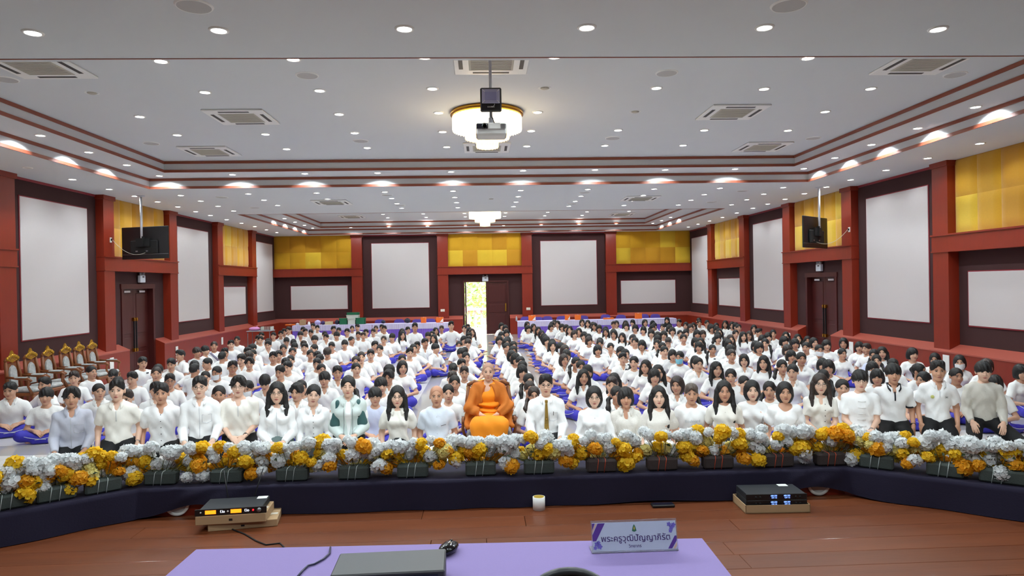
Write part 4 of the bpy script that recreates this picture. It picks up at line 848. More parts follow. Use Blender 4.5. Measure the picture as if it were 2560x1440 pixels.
def make_body(J, vox, head, m, hands=True, face='open'):
    lo, hi = bounds(J); hi[2] = J['head'][2]; lo[2] = max(lo[2], -.01); g = G(lo, hi, vox); torso(g, J, -.006)
    nk = J['neck']; hd = J['head']
    g.cap(nk-A_(0, -.01, .06), hd+A_(0, .022, -.1)*J['hs'], .052, .047*J['hs'], .025)
    for n in 'RL':
        g.cap(J['sh'+n], J['el'+n], .044, .037, .03).cap(J['el'+n], J['wr'+n], .037, .025, .015)
        g.cap(J['hp'+n], J['kn'+n], .075, .052, .03).cap(J['kn'+n], J['an'+n], .05, .036, .02).cap(J['an'+n], J['to'+n], .036, .028, .015)
    parts = [g.net()]; lips = [np.zeros(len(parts[0][0]))]
    V, Q, lp = head; parts.append((xf(V, head_matrix(J)), Q)); lips.append(lp)
    V, Q, fm = FACE[face]; parts.append((xf(V, head_matrix(J)), Q)); lips.append(np.zeros(len(V))); f0 = len(parts[0][1])+len(parts[1][1])
    if hands:
        for s, n in ((-1, 'R'), (1, 'L')):
            f_, b_ = J['fd'+n], J['bd'+n]; zc = -f_; yc = -b_; xc = np.cross(yc, zc); Mx = np.eye(4); hsz = .93
            sgn = 1 if s < 0 else -1
            V, Q = HAND; V = V.copy()
            # thumb must point to the midline
            if (xc[0]*(-s)) < 0: V[:, 0] *= -1; Q = Q[:, ::-1]
            Mx[:3, 0] = xc*hsz; Mx[:3, 1] = yc*hsz; Mx[:3, 2] = zc*hsz; Mx[:3, 3] = J['wr'+n]-f_*.0
            parts.append((xf(V, Mx), Q)); lips.append(np.zeros(len(V)))
    V, Q = join(parts); me = npmesh('person_body', V, Q, m, np.concatenate(lips)); me.materials.append(m_eye); me.materials.append(m_iris); me.materials.append(m_mouth)
    mi = np.zeros(len(Q), np.int32); mi[f0:f0+len(fm)] = fm; me.polygons.foreach_set('material_index', mi); return me
def make_shirt(J, vox, m, sleeve='short', neck='crew', hem='tuck', off=.016, puff=0, noise=.0036, name='shirt', seed=0):
    lo, hi = bounds(J, .12); hi[2] = J['neck'][2]+.05; hz = J['hip'][2]; lo[2] = max(0, hz-.2); g = G(lo, hi, vox)
    torso(g, J, off, .045)
    if hem == 'over': g.ell((0, .015, hz-.02), (.165*J['w']+off, .125*J['w']+off, .14), .05)
    for n in 'RL':
        a, e, w_ = J['sh'+n], J['el'+n], J['wr'+n]; so_ = .006+off*.55
        if sleeve == 'short': b = a+(e-a)*.72; g.cap(a, b, .05+so_, .049+so_+puff, .02, cut=True)
        elif sleeve == 'half': g.cap(a, e, .05+so_, .047+so_, .02, cut=True)
        elif sleeve == 'puff': b = a+(e-a)*.7; g.cap(a, b, .055+so_, .05+so_, .03, cut=True); c = a+(e-a)*.45; g.ell(c, (.075, .075, .08), .02)
        else:
            g.cap(a, e, .048+so_, .043+so_, .02).cap(e, e+(w_-e)*.97, .043+so_, .031+so_*.6, .01, cut=True)
    hemz = hz+.0 if hem == 'tuck' else hz-.1
    if hem == 'tuck': g.below(lambda X, Y, Z: np.where(np.abs(X) < .19*J['w']+.0, (hemz+.012*np.cos(X*8))-Z, -1.0+0*Z)+0*Y)
    elif hem == 'over': g.below(lambda X, Y, Z: np.where((np.abs(X) < .22*J['w']) & (Y > -.21), max(.015, hemz)-Z, -1.0)+0*Y)
    nk = J['neck']; ny = nk[1]
    if neck == 'crew': g.carve((0, ny-.02, nk[2]+.015), (.066, .072, .048), .006)
    elif neck == 'vee': g.carve((0, ny-.03, nk[2]+.01), (.062, .07, .05), .006).carve((0, ny-.1, nk[2]-.045), (.03, .06, .06), .01)
    elif neck == 'open': g.carve((0, ny-.025, nk[2]+.012), (.06, .07, .045), .006).carve((0, ny-.09, nk[2]-.03), (.022, .06, .055), .008)
    elif neck == 'square': g.carve((0, ny-.06, nk[2]-.01), (.085, .08, .06), .004)
    elif neck == 'high': g.carve((0, ny-.02, nk[2]+.04), (.058, .064, .042), .006)
    g.carve((0, ny+.01, nk[2]+.06), (.056, .06, .06), .006)
    ph = seed*1.7
    if noise: g.add(lambda X, Y, Z: noise*(np.sin(38*Z+22*X*np.sign(X)+5*np.sin(11*X+ph)+ph)*.7+np.sin(47*X+23*Z+ph*2)*np.sin(19*Y-13*Z)*.8+np.sin(21*Z-30*np.abs(X)+ph)*.6))
    V, Q = g.net(); return npmesh(name, V, Q, m)
def make_legs(J, vox, m, off=.018, name='trousers', skirt=False, noise=.003):
    lo, hi = bounds(J, .13); hi[2] = J['hip'][2]+.17; lo[2] = -.02; g = G(lo, hi, vox); w = J['w']; hz = J['hip'][2]
    g.ell((0, .025, hz+.01), (.15*w+off*.5, .115*w+off*.5, .1), .04)
    for n in 'RL':
        g.cap(J['hp'+n], J['kn'+n], .085+off, .06+off, .04).cap(J['kn'+n], J['an'+n], .06+off, .046+off*.6, .03)
    if skirt: g.cap((0, -.02, hz), (J['knL']+J['knR'])/2, .14, .13, .05)
    g.below(lambda X, Y, Z: np.where(Y > -.1, Z-(hz+.05), -1.0)+0*X); g.below(lambda X, Y, Z: .006-Z+0*X+0*Y)
    if noise: g.add(lambda X, Y, Z: noise*np.sin(40*X+29*Y)*np.sin(33*Z+21*Y+2))
    V, Q = g.net(); return npmesh(name, V, Q, m)
def front_at(me):
    V = np.empty(len(me.vertices)*3, np.float32); me.vertices.foreach_get('co', V); V = V.reshape(-1, 3)
    def f(x, z):
        d = (np.abs(V[:, 0]-x) < .02) & (np.abs(V[:, 2]-z) < .02); return float(V[d, 1].min()) if d.any() else -.12
    return f
def top_at(me):
    V = np.empty(len(me.vertices)*3, np.float32); me.vertices.foreach_get('co', V); V = V.reshape(-1, 3)
    def f(x, y):
        d = (np.abs(V[:, 0]-x) < .018) & (np.abs(V[:, 1]-y) < .018); return float(V[d, 2].max()) if d.any() else 0
    return f
def add_collar(J, m, parent, me, spread=1.0, name='collar', flap=.05, hgt=.032):
    nk = J['neck']; v = []; f = []; N = 26; fa = front_at(me); ta = top_at(me)
    for i in range(N+1):
        a = -2.66+5.32*i/N; c, s_ = math.cos(a), math.sin(a); fr = max(0, (abs(a)-1.75)/.91)     # a=0 back, +-pi front
        r0 = .055+.004*fr; r1 = .083*spread+.012*fr; x = r1*s_; y = nk[1]+.012+r1*1.02*c
        if fr < .3: z = ta(x, y)+.006
        else: z = nk[2]-.018-flap*(fr-.3)/.7; y = min(y, fa(x, z)-.007)
        v += [(r0*s_, nk[1]+.012+r0*1.02*c, nk[2]+hgt-.03*fr), (r0*s_*1.1, nk[1]+.012+r0*1.12*c, nk[2]+hgt+.004-.03*fr), (x, y, z)]
    for i in range(N):
        for j in range(2): q = i*3+j; f.append((q, q+3, q+4, q+1))
    o = MB().add(v, f, 0, True).build(name, m, parent)
    md = o.modifiers.new('thick', 'SOLIDIFY'); md.thickness = .004; return o
def band_collar(J, m, parent, hgt=.03):
    nk = J['neck']; v = []; f = []; N = 26
    for i in range(N+1):
        a = -2.95+5.9*i/N; c, s_ = math.cos(a), math.sin(a); fr = max(0, (abs(a)-1.7)/1.25)
        for r_, z in ((.07, -.018), (.0595, hgt-.01)): v.append((r_*s_, nk[1]+.01+r_*1.02*c, nk[2]+z-.018*fr))
    for i in range(N): f.append((2*i, 2*i+2, 2*i+3, 2*i+1))
    o = MB().add(v, f, 0, True).build('collar', m, parent); md = o.modifiers.new('thick', 'SOLIDIFY'); md.thickness = .004; return o
def dress_head(p, J, style, mh, glasses=None, mask=None, hv=.0075):
    HM = head_matrix(J)
    if style: 
        V, Q = hair_tpl(style, hv); key = ('mesh', style, hv, mh.name)
        if key not in HAIR: HAIR[key] = npmesh('hair', V, Q, mh)
        o = obj('hair', HAIR[key], p); o.matrix_local = HM
    if glasses is not None: o = obj('glasses', GLASS[glasses], p); o.matrix_local = HM
    if mask is not None: o = obj('face_mask', MASK[mask], p); o.matrix_local = HM
# ================================================================== STUDENTS ON THE FLOOR
m_tee = mat('white_cotton_shirt', (246, 246, 244), .85, var=.02, scale=30, bump=.5, bscale=15, rnd=.05); m_teeb = mat('pale_blue_shirt', (206, 212, 236), .85, var=.03, bump=.5, bscale=15); m_teeg = mat('light_grey_shirt', (206, 206, 206), .85, bump=.5, bscale=15)
m_blue = mat('royal_blue_tracksuit', (56, 50, 184), .62, var=.18, scale=14, bump=.25, bscale=30); m_pipe = mat('white_piping', (210, 212, 225), .6); m_bk = mat('black_trousers', (20, 20, 23), .8, var=.3, scale=20)
m_sock = mat('white_socks', (225, 225, 225), .8); m_hij = mat('black_headscarf', (16, 16, 20), .85, var=.2)
POSES = {}
def pose(key, J, female):
    d = {'J': J, 'body': make_body(J, .0165, HEAD_C, m_skin), 'crew': make_shirt(J, .0145, m_tee, 'short', 'crew', 'over', seed=len(POSES)), 'vee': make_shirt(J, .0145, m_tee, 'short', 'open', 'over', seed=len(POSES)+3), 'legs': make_legs(J, .017, m_blue)}
    pm = MB()
    for s, n in ((-1, 'R'), (1, 'L')):
        a, b, c = J['hp'+n]+A_(s*.05, -.05, .085), J['kn'+n]+A_(s*.055, -.04, .05), J['an'+n]+A_(s*.02, -.06, .02)
        pts = [a*(1-t)**2+((a+b)/2+A_(s*.02, 0, .02))*2*t*(1-t)+b*t*t for t in np.linspace(0, 1, 7)]+[b+(c-b)*t+A_(0, -.02, -.02)*math.sin(PI*t) for t in np.linspace(.25, 1, 5)]
        pm.tube([tuple(p) for p in pts], .0045, 5)
    d['pipe'] = pm.mesh('piping', m_pipe); POSES[key] = d
pose('b0', skeleton(.79, 'cross', 'lap', .95, .0, 1.03), 0); pose('b1', skeleton(.79, 'cross', 'knees', .92, .02, 1.03, (0, 0, .3)), 0); pose('b2', skeleton(.79, 'cross', 'lap', 1.0, .05, 1.03, (.12, 0, -.3)), 0)
pose('b3', skeleton(.79, 'cross', 'lap', 1.2, .03, 1.08, (0, .06, .1)), 0); pose('bd', skeleton(.77, 'cross', 'lap', .98, .09, 1.03, (.55, 0, 0)), 0)
pose('g0', skeleton(.78, 'side', 'lap', .9, .01, 1.02, (0, 0, 0), True), 1); pose('g1', skeleton(.78, 'sideR', 'lap', .9, .02, 1.02, (0, .05, .28), True), 1); pose('g2', skeleton(.78, 'side', 'lap', .92, .03, 1.02, (.05, -.05, -.28), True), 1); pose('g3', skeleton(.78, 'sideR', 'lap', 1.15, .02, 1.06, (0, 0, .0), True), 1)
# crown positions read off the photograph: x0,y0 of an enlarged view, then x,y,kind at 6.4 times
VIEWS = [(0, 860, '165,630,b 745,525,br 910,660,Bw 1175,450,b 1470,370,bR 1780,365,bd 1850,540,B 2280,215,bR 2155,435,b 1455,635,z 2125,710,bs 2410,650,b'),
(380, 780, '115,870,bw 160,815,B 310,775,b 480,960,bs 595,770,B 515,605,br 685,580,BR 835,540,BR 740,815,bk 885,720,br 1065,475,bx 1195,465,b 1365,395,b 1180,635,bk 1270,585,b 1435,575,bR 1590,525,br 1590,595,b 1405,710,b 1565,715,c 1205,800,bsw 975,875,bm 785,930,b 1065,1195,zw 1555,1070,bm 1785,995,Bd 1735,615,B 1955,615,b 2000,620,b 2050,870,b 2185,735,bs 2315,735,b 2435,670,b 2520,640,b 1675,375,b 1755,380,b 1835,440,br 1880,455,b 1785,315,b 1945,320,b 2025,300,b 2115,275,b 2225,245,br 2150,385,bd 2235,440,bd 2375,310,B 2390,235,b 2160,550,b 2245,550,b 2355,490,B 2470,500,b 2300,480,b 2340,1145,c 2490,1040,gS'),
(760, 780, '145,190,b 205,215,b 20,260,b 110,280,b 335,310,z 400,330,b 485,320,B 470,235,b 555,250,b 690,280,b 795,205,b 830,200,b 875,310,b 955,310,b 1000,280,b 1075,270,b 1155,215,b 1240,200,b 1285,230,b 1275,385,bs 1410,345,B 1590,270,l 1660,235,b 1570,320,l 1750,160,bH 2195,220,b 2345,140,bH 2120,240,l 2050,300,l 1985,325,B 2075,350,l 1930,440,b 1815,470,b 2085,500,BR 1765,530,b 1700,560,bw 1570,670,z 170,390,B 40,500,br 350,490,b 350,560,Bd 650,440,B 760,380,bR 1130,490,b 1215,505,b 950,630,z 1035,610,b 830,705,z 85,640,z 40,670,b 165,690,b 375,815,b 575,855,b 690,815,b 1380,900,c 1520,830,h 1230,1065,B 215,1015,B 1135,1200,BsP 1405,850,Bk'),
(1100, 780, '390,220,b 445,195,b 510,270,l 470,255,l 465,335,b 380,370,h 460,395,b 420,430,B 330,440,bm 395,550,bk 340,590,B 415,640,b 325,755,b 240,795,bd 340,860,b 230,895,bw 230,1030,bw 130,1175,z 985,170,h 1045,205,h 985,305,h 1060,290,h 980,400,h 1050,410,h 1075,430,h 1145,455,h 1085,515,g 1150,530,h 1145,600,h 1215,670,h 1285,720,g 1310,760,g 1315,855,h 1425,1015,g 1435,1095,g 1485,1170,gs 1395,165,h 1415,205,h 1490,200,l 1570,240,l 1625,300,h 1660,340,h 1690,380,h 1720,410,h 1780,430,l 1840,480,h 1890,490,hm 1965,520,h 2035,625,h 2055,690,h 2150,715,g 2270,790,gm 2370,870,h 2510,920,l 1830,125,h 1880,150,h 1800,170,h 1835,190,h 1905,190,h 1990,200,h 2075,240,l 2150,300,h 2220,270,l 2305,325,h 2390,370,g 2440,400,h 2500,405,g 2280,130,h 2360,140,l 2440,155,h'),
(1480, 780, '40,180,l 120,215,h 210,230,h 275,270,l 330,280,h 390,305,h 475,320,l 365,150,b 430,145,h 470,150,l 550,175,h 690,215,h 740,130,h 830,130,h 890,130,j 820,240,h 600,340,g 655,370,g 750,415,g 845,445,h 955,435,g 1070,475,gs 1170,545,g 1285,585,h 135,450,g 180,510,h 265,505,g 365,530,h 470,610,b 545,615,g 690,705,g 830,745,l 965,890,h 1090,875,lw 970,190,h 1030,170,h 1095,180,g 1200,90,j 1240,215,h 980,290,h 1050,330,h 1115,300,h 1180,380,h 1295,390,bd 1405,380,g 1380,260,h 1480,270,h 1535,395,h 1585,285,g 1665,285,h 1530,170,h 1605,180,l 1690,200,h 1760,300,h 1685,420,l 1395,125,b 1710,105,b 1750,130,g 1870,140,g 1805,200,h 1895,210,h 2035,170,g 2135,150,l 2210,160,h 2285,180,h 2410,205,g 2490,205,h 1915,310,g 2000,340,h 2015,240,h 2115,265,l 2110,390,h 2215,385,l 2290,275,g 2405,310,l 2510,305,l 1800,485,h 1910,500,gY 2090,520,hwD 2380,465,h 2530,465,h 1420,640,gt 1620,680,h 1785,775,g 1965,810,l 2130,860,gw 2310,635,g 2475,675,h 1390,1065,h 1545,1140,g 2480,1010,b 240,985,b 355,1140,g 70,920,l'),
(1820, 780, '485,315,h 580,280,bR 725,300,g 850,315,l 610,390,hm 735,430,g 885,420,h 1015,440,h 1110,345,l 1295,380,lm 1430,400,h 1610,450,h 1810,410,h 2080,450,h 1250,480,g 560,495,h 725,500,h 1010,605,h 1225,675,g 1595,540,gm 1805,555,g 2095,570,gB 2375,665,g 2490,535,br 1490,720,h 1785,795,h 2105,790,hm 530,715,l 770,765,g 1010,855,gY 1525,945,g 1830,1075,g 610,1090,g'),
(2160, 820, '435,300,l 465,500,gd 755,315,h 1175,355,h 1520,395,hm 850,580,gR 800,705,gr 1530,670,g 340,680,h 2000,520,h 2040,740,h 2540,580,hR')]
ST = []
for x0, y0, s in VIEWS:
    for w_ in s.split():
        a, b, k = w_.split(','); u, v = x0+int(a)/6.4, y0+int(b)/6.4; top = .79 if k[0] in 'bBcz' else .78
        if 'H' in k: top = 1.0
        p = onz(u, v, top); ST.append([p[0], p[1], k, u, v])
P = np.array([[s[0], s[1]] for s in ST]); P0 = P.copy()
P[:, 1] = np.clip(P[:, 1], 8.9, 27.2); P[:, 0] = np.clip(P[:, 0], -8.2, 8.2)
for it in range(260):                                         # settle neighbours that read too close together, mostly along the line of sight
    D = P[:, None]-P[None]; d = np.sqrt((D**2).sum(2))+np.eye(len(P))*9; want = .66; push = np.clip(want-d, 0, None)[:, :, None]*D/d[:, :, None]*.5
    mv = push.sum(1); mv = np.clip(mv, -.08, .08); P += mv*np.array([.25, 1.0]); P += (P0-P)*.005; P[:, 1] = np.clip(P[:, 1], 8.95, 27.3); P[:, 0] = np.clip(P[:, 0], -8.2, 8.2)
# rows for the labels
def block(x): return 0 if x < -1.35 else 1 if x < .05 else 2 if x < 1.25 else 3
BN = ['left block', 'column left of aisle', 'column right of aisle', 'right block']
names = {}
for b in range(4):
    idx = [i for i in range(len(P)) if block(P[i, 0]) == b]; idx.sort(key=lambda i: P[i, 1])
    if b in (1, 2):
        for r_, i in enumerate(idx): names[i] = '%s from stage in the %s' % (ordinal(r_+1), BN[b])
    else:
        n = 9
        for r_ in range(0, len(idx), n):
            row = sorted(idx[r_:r_+n], key=lambda i: P[i, 0])
            for c_, i in enumerate(row): names[i] = '%s from left, row %s of the %s' % (ordinal(c_+1), {1: 'one', 2: 'two', 3: 'three', 4: 'four', 5: 'five', 6: 'six', 7: 'seven', 8: 'eight', 9: 'nine', 10: 'ten', 11: 'eleven', 12: 'twelve', 13: 'thirteen', 14: 'fourteen', 15: 'fifteen', 16: 'sixteen', 17: 'seventeen', 18: 'eighteen', 19: 'nineteen', 20: 'twenty', 21: 'twenty-one', 22: 'twenty-two'}.get(r_//n+1, str(r_//n+1)), BN[b])
HS = {'b': ['short', 'short', 'quiff', 'buzz'], 'B': ['bowl'], 'c': ['curtain'], 'z': ['buzz'], 'g': ['tailL', 'tailR', 'pulled', 'bun'], 'h': ['bangs', 'bob', 'bangs'], 'l': ['long', 'longL'], 'j': ['hijab']}
HW = {'b': 'short-haired boy', 'B': 'fringed boy', 'c': 'parted-hair boy', 'z': 'crop-haired boy', 'g': 'girl with tied hair', 'h': 'bob-haired girl', 'l': 'long-haired girl', 'j': 'girl in black headscarf'}
SC = {}
def near_mesh(kind, key, J, mats):                            # same clothes in another cloth
    k = (kind, key, mats.name)
    if k not in SC:
        me = POSES[key][kind].copy(); me.materials.clear(); me.materials.append(mats); SC[k] = me
    return SC[k]
for i, (x, y, k, u, v) in enumerate(ST):
    x, y = P[i]; rr = random.Random(i*13+5); boy = k[0] in 'bBcz'
    if 'd' in k and boy: key = 'bd'
    elif 'w' in k: key = 'b3' if boy else 'g3'
    else: key = rr.choice(['b0', 'b1', 'b2', 'b0'] if boy else ['g0', 'g1', 'g2'])
    if not boy and 'w' not in k and 0 < x < 2.6 and rr.random() < .8: key = 'g1'
    J = POSES[key]['J']; toc = math.atan2(x-CAM[0], y)
    rz = -toc*.75+rr.uniform(-.16, .16)
    if 'r' in k: rz -= .75
    if 'R' in k: rz += .75
    if 'k' in k: rz += 2.6
    feat = ' in white mask' if 'm' in k else ' in blue mask' if 't' in k else ' in glasses' if 's' in k else ''
    lab = '%s%s, %s' % (HW[k[0]], feat, names[i])
    sc = rr.uniform(.965, 1.03)
    hx, hy = J['head'][0]*sc, J['head'][1]*sc
    t = thing('student', lab, 'person', (x-(hx*math.cos(rz)-hy*math.sin(rz)), y-(hx*math.sin(rz)+hy*math.cos(rz)), .004), rz, 'students sitting on the floor in white shirts and blue trousers')
    t.scale = (sc*rr.uniform(.96, 1.06), sc, sc)
    if 'H' in k: t.location.z = .004; t.scale = (1.12, 1.12, 1.24)
    obj('body', POSES[key]['body'], t); neck = 'crew' if rr.random() < .72 else 'vee'
    mt = m_tee if rr.random() < .95 else m_teeg
    if 'P' in k or 'B' in k[1:]: mt = m_teeb
    sh = obj('shirt', POSES[key][neck] if mt is m_tee else near_mesh(neck, key, J, mt), t)
    lg = obj('trousers', POSES[key]['legs'], t); obj('piping', POSES[key]['pipe'], lg)
    if neck == 'vee':
        if (key, 'col') not in SC:
            c_ = add_collar(J, m_tee, t, POSES[key]['vee']); SC[key, 'col'] = c_.data; bpy.data.objects.remove(c_)
        c_ = obj('collar', SC[key, 'col'], sh); md = c_.modifiers.new('thick', 'SOLIDIFY'); md.thickness = .004
    dress_head(t, J, HS[k[0]][rr.randrange(len(HS[k[0]]))] if k[0] != 'g' or y > 14 else rr.choice(['tailL', 'tailR', 'pulled']), m_hij if k[0] == 'j' else (m_hairb if rr.random() < .12 else m_hair), 0 if 's' in k else None, 0 if 'm' in k else 1 if 't' in k else None, .0085)
    # prints on the nearer shirts
    if 'D' in k or 'x' in k or (y < 15 and rr.random() < .14):
        fa = front_at(POSES[key]['crew']); z = .46
        if 'D' in k: text_mesh('printed_lettering', 'PISTONS', .05, mat('plum_print', (110, 40, 80), .7), t, Matrix.Translation((0, fa(0, .44)-.012, .44)) @ Matrix.Rotation(PI/2, 4, 'X'))
        elif 'x' in k:
            for o_ in (0, .035): MB().tube([(-.11+o_, fa(-.09, .5)-.006, .52), (-.02+o_, fa(0, .42)-.008, .42), (.1+o_, fa(.1, .3)-.01, .29)], .007, 6).build('diagonal_stripe', mat('navy_stripe', (50, 50, 110), .7), t)
        else: MB().box(.03, .075, fa(.05, z)-.006, fa(.05, z)+.004, z-.012, z+.012).build('chest_print', mat('dark_print', (60, 60, 70), .7), t)
    if rr.random() < .25 and y < 13:
        for n in 'RL': pass
# ================================================================== FRONT ROW
m_w1 = mat('white_shirt_cloth', (247, 247, 247), .85, var=.03, bump=.5, bscale=14); m_cream = mat('cream_blouse_cloth', (243, 239, 230), .85, var=.04, bump=.5, bscale=14); m_lace = mat('cream_lace_cloth', (244, 240, 232), .9, var=.14, scale=70, bump=.7, bscale=90)
m_greys = mat('grey_lavender_shirt', (200, 202, 216), .8, var=.05, bump=.5, bscale=14); m_oat = mat('oatmeal_linen_shirt', (214, 210, 200), .9, var=.07, scale=60, bump=.5, bscale=16); m_ice = mat('icy_blue_white_shirt', (222, 230, 242), .85, bump=.5, bscale=14)
m_jk = mat('pale_mint_jacket', (206, 218, 214), .55, var=.05, bump=.2, bscale=25); m_teal = mat('dark_teal_panel', (52, 92, 92), .55, var=.1); m_gskirt = mat('grey_green_skirt', (96, 112, 110), .8); m_lav = mat('lavender_tee', (196, 196, 232), .85, bump=.5, bscale=14)
m_btn = mat('dark_button', (40, 36, 34), .4); m_tie = mat('olive_gold_tie', (150, 118, 44), .45, var=.12, scale=80); m_bl = mat('black_collar_cloth', (26, 28, 36), .8); m_off_ = mat('off_white_trim', (226, 222, 212), .7)
NADULT = [0]
def adult(u, v, Y, label, hairst, mh=None, shirt=None, sleeve='short', neck='open', collar=None, legs='kneel', arms='thigh', wide=1.0, hs=1.05, female=False, skin=None, glasses=None, face='open', lower=None, skirt=False, tilt=(0, 0, 0), buttons=None, hem='tuck', rzx=0, watch=None, off=.016, seed=0, lean=.01, dx=0):
    NADULT[0] += 1; Y = Y+(.17 if NADULT[0] % 2 else 0)                   # neighbours kneel slightly in front of and behind each other
    c = ony(u, v, Y); top = float(c[2]); shirt = shirt or m_w1; skin = skin or m_skinL; lower = lower or m_bk; mh = mh or m_hair
    J = skeleton(top, legs, arms, wide, lean, hs, tilt, female); rz = -math.atan2(c[0]-CAM[0], Y)*.7+rzx
    hx, hy = J['head'][0], J['head'][1]
    p = thing('person', label, 'person', (c[0]-(hx*math.cos(rz)-hy*math.sin(rz)), Y-(hx*math.sin(rz)+hy*math.cos(rz)), .004), rz)
    obj('body', make_body(J, .0135, HEAD_F, skin, face=face), p)
    sm = make_shirt(J, .0115, shirt, sleeve, neck, hem, off, seed=seed, noise=.0055); sh = obj('shirt', sm, p)
    obj('skirt' if skirt else 'trousers', make_legs(J, .016, lower, skirt=skirt), p)
    if collar == 'shirt': add_collar(J, shirt, sh, sm)
    elif collar == 'polo': add_collar(J, shirt, sh, sm, .98, flap=.04)
    elif collar == 'black': add_collar(J, m_bl, sh, sm, 1.0, flap=.045)
    elif collar == 'peter': add_collar(J, shirt, sh, sm, 1.55, flap=.03, hgt=.02)
    elif collar == 'ruffle': add_collar(J, shirt, sh, sm, 1.25, flap=.05, hgt=.028)
    elif collar == 'band': band_collar(J, shirt, sh)
    dress_head(p, J, hairst, mh, glasses, None, .0062)
    fa = front_at(sm); nz = J['neck'][2]; hz = J['hip'][2]
    if legs == 'kneel' or legs == 'halfkneel': MB().lathe([(.136*wide, 0), (.140*wide, .002), (.140*wide, .028), (.136*wide, .03)], 28).build('belt', m_blackm, p).matrix_local = Matrix.Translation((0, .02, hz+.012)) @ Matrix.Diagonal((1.04, .8, 1, 1))
    if buttons:
        n, mb, xo = buttons
        for k in range(n):
            z = nz-.09-(nz-hz-.16)*k/max(1, n-1); y = fa(xo, z); MB().lathe([(0, .003), (.0052, .003), (.0055, 0)], 8, M=Matrix.Translation((xo, y-.0005, z)) @ Matrix.Rotation(PI/2, 4, 'X')).build('button', mb, sh)
    if watch:
        n = watch; w_ = J['wr'+n]; e_ = J['el'+n]; d = (w_-e_)/np.linalg.norm(w_-e_); c_ = w_-d*.03; q = Vector(d).to_track_quat('Z', 'Y').to_matrix().to_4x4()
        wt = MB().lathe([(.0285, -.009), (.031, -.009), (.031, .009), (.0285, .009)], 18).build('watch', m_black if seed % 2 else m_chrome, p); wt.matrix_local = Matrix.Translation(Vector(c_)) @ q
    return p, J, fa, sh
def pocket(fa, sh, J, x, m):
    z = J['neck'][2]-.17
    for a, b in (((x-.05, z), (x+.05, z)), ((x-.05, z), (x-.05, z-.09)), ((x+.05, z), (x+.05, z-.09)), ((x-.05, z-.09), (x, z-.105)), ((x+.05, z-.09), (x, z-.105))):
        MB().tube([(a[0], fa(*a)-.001, a[1]), (b[0], fa(*b)-.001, b[1])], .0022, 5).build('pocket_seam', m, sh)
def placket(fa, sh, J, m, x=0, z0=-.07, z1=None, r_=.0028, name='placket'):
    nz, hz = J['neck'][2], J['hip'][2]; z1 = hz+.04 if z1 is None else nz+z1; zs = np.linspace(nz+z0, z1, 9)
    MB().tube([(x, fa(x, z)-.0005, z) for z in zs], r_, 5).build(name, m, sh)
m_seam = mat('shirt_seam', (204, 206, 212), .85)
YF = 8.3
p, J, fa, sh = adult(179, 969, YF, 'man in grey-lavender long-sleeved shirt kneeling at far left of front row', 'curtain', None, m_greys, 'long', 'open', 'shirt', seed=1, tilt=(0, 0, .1), skin=m_skinD); placket(fa, sh, J, m_seam, 0); pocket(fa, sh, J, .08, m_seam)
p, J, fa, sh = adult(292, 951, YF, 'tall man in cream polo shirt with steel watch, second in front row', 'quiff', None, m_cream, 'short', 'open', 'polo', arms='down', seed=2, watch='L', skin=m_skinL); placket(fa, sh, J, m_seam, 0, -.07, -.2)
p, J, fa, sh = adult(403, 959, YF, 'man in white band-collar shirt with dark buttons', 'short', None, m_w1, 'short', 'open', 'band', arms='down', seed=3, buttons=(5, m_btn, 0), skin=m_skinD, wide=1.05)
p, J, fa, sh = adult(499, 942, YF, 'man in glasses and long-sleeved white dress shirt, hand on thigh', 'short', None, m_w1, 'long', 'open', 'shirt', arms='thigh', seed=5, glasses=0, watch='L', wide=1.0); placket(fa, sh, J, m_seam, 0); pocket(fa, sh, J, .08, m_seam)
p, J, fa, sh = adult(596, 941, YF, 'stout smiling person with parted hair and glasses, hands clasped', 'curtain', None, m_cream, 'half', 'open', 'band', arms='clasp', wide=1.18, seed=7, glasses=1, face='smile', watch='L'); placket(fa, sh, J, m_seam, 0, -.07, -.2)
p, J, fa, sh = adult(692, 957, YF, 'woman with long dark hair and glasses in wide-collared white blouse', 'long', None, m_w1, 'long', 'crew', 'peter', arms='clasp', female=True, seed=8, glasses=1, face='smile', lower=m_gskirt, skirt=True); placket(fa, sh, J, m_seam, 0)
p, J, fa, sh = adult(783, 963, YF, 'smiling woman with tied-back hair in ruffle-collared blouse and black skirt', 'pulled', None, m_w1, 'long', 'open', 'ruffle', arms='thigh', female=True, seed=9, face='smile', skirt=True, tilt=(0, .12, .1), buttons=(5, m_btn, 0), wide=.92)
# woman in jacket
p, J, fa, sh = adult(870, 941, YF, 'woman with closed eyes in mint and teal zip jacket, braid over shoulder', 'tailL', None, m_w1, 'short', 'crew', None, arms='clasp', female=True, seed=10, face='closed', hem='over', wide=1.02)
lo, hi = bounds(J, .13); hi[2] = J['neck'][2]+.05; hz = J['hip'][2]; lo[2] = hz-.08; g = G(lo, hi, .0115); torso(g, J, .04, .045); g.ell((0, .015, hz), (.17, .135, .13), .05)
for n in 'RL': g.cap(J['sh'+n], J['el'+n], .066, .064, .035).cap(J['el'+n], J['el'+n]+(J['wr'+n]-J['el'+n])*.96, .066, .042, .02, cut=True)
nk = J['neck']; g.carve((0, nk[1]-.02, nk[2]+.03), (.062, .07, .05), .006).carve((0, -.2, (nk[2]+hz)/2+.05), (.042, .15, .3), .01).below(lambda X, Y, Z: np.where((np.abs(X) < .2) & (Y > -.2), hz-.06-Z, -1.0)+0*Y); g.add(lambda X, Y, Z: .005*np.sin(26*Z+14*X)*np.sin(17*X-9*Y))
jk = obj('jacket', npmesh('jacket', *g.net(), m_jk), p); add_collar(J, m_jk, jk, jk.data, 1.2, flap=.06, hgt=.035)
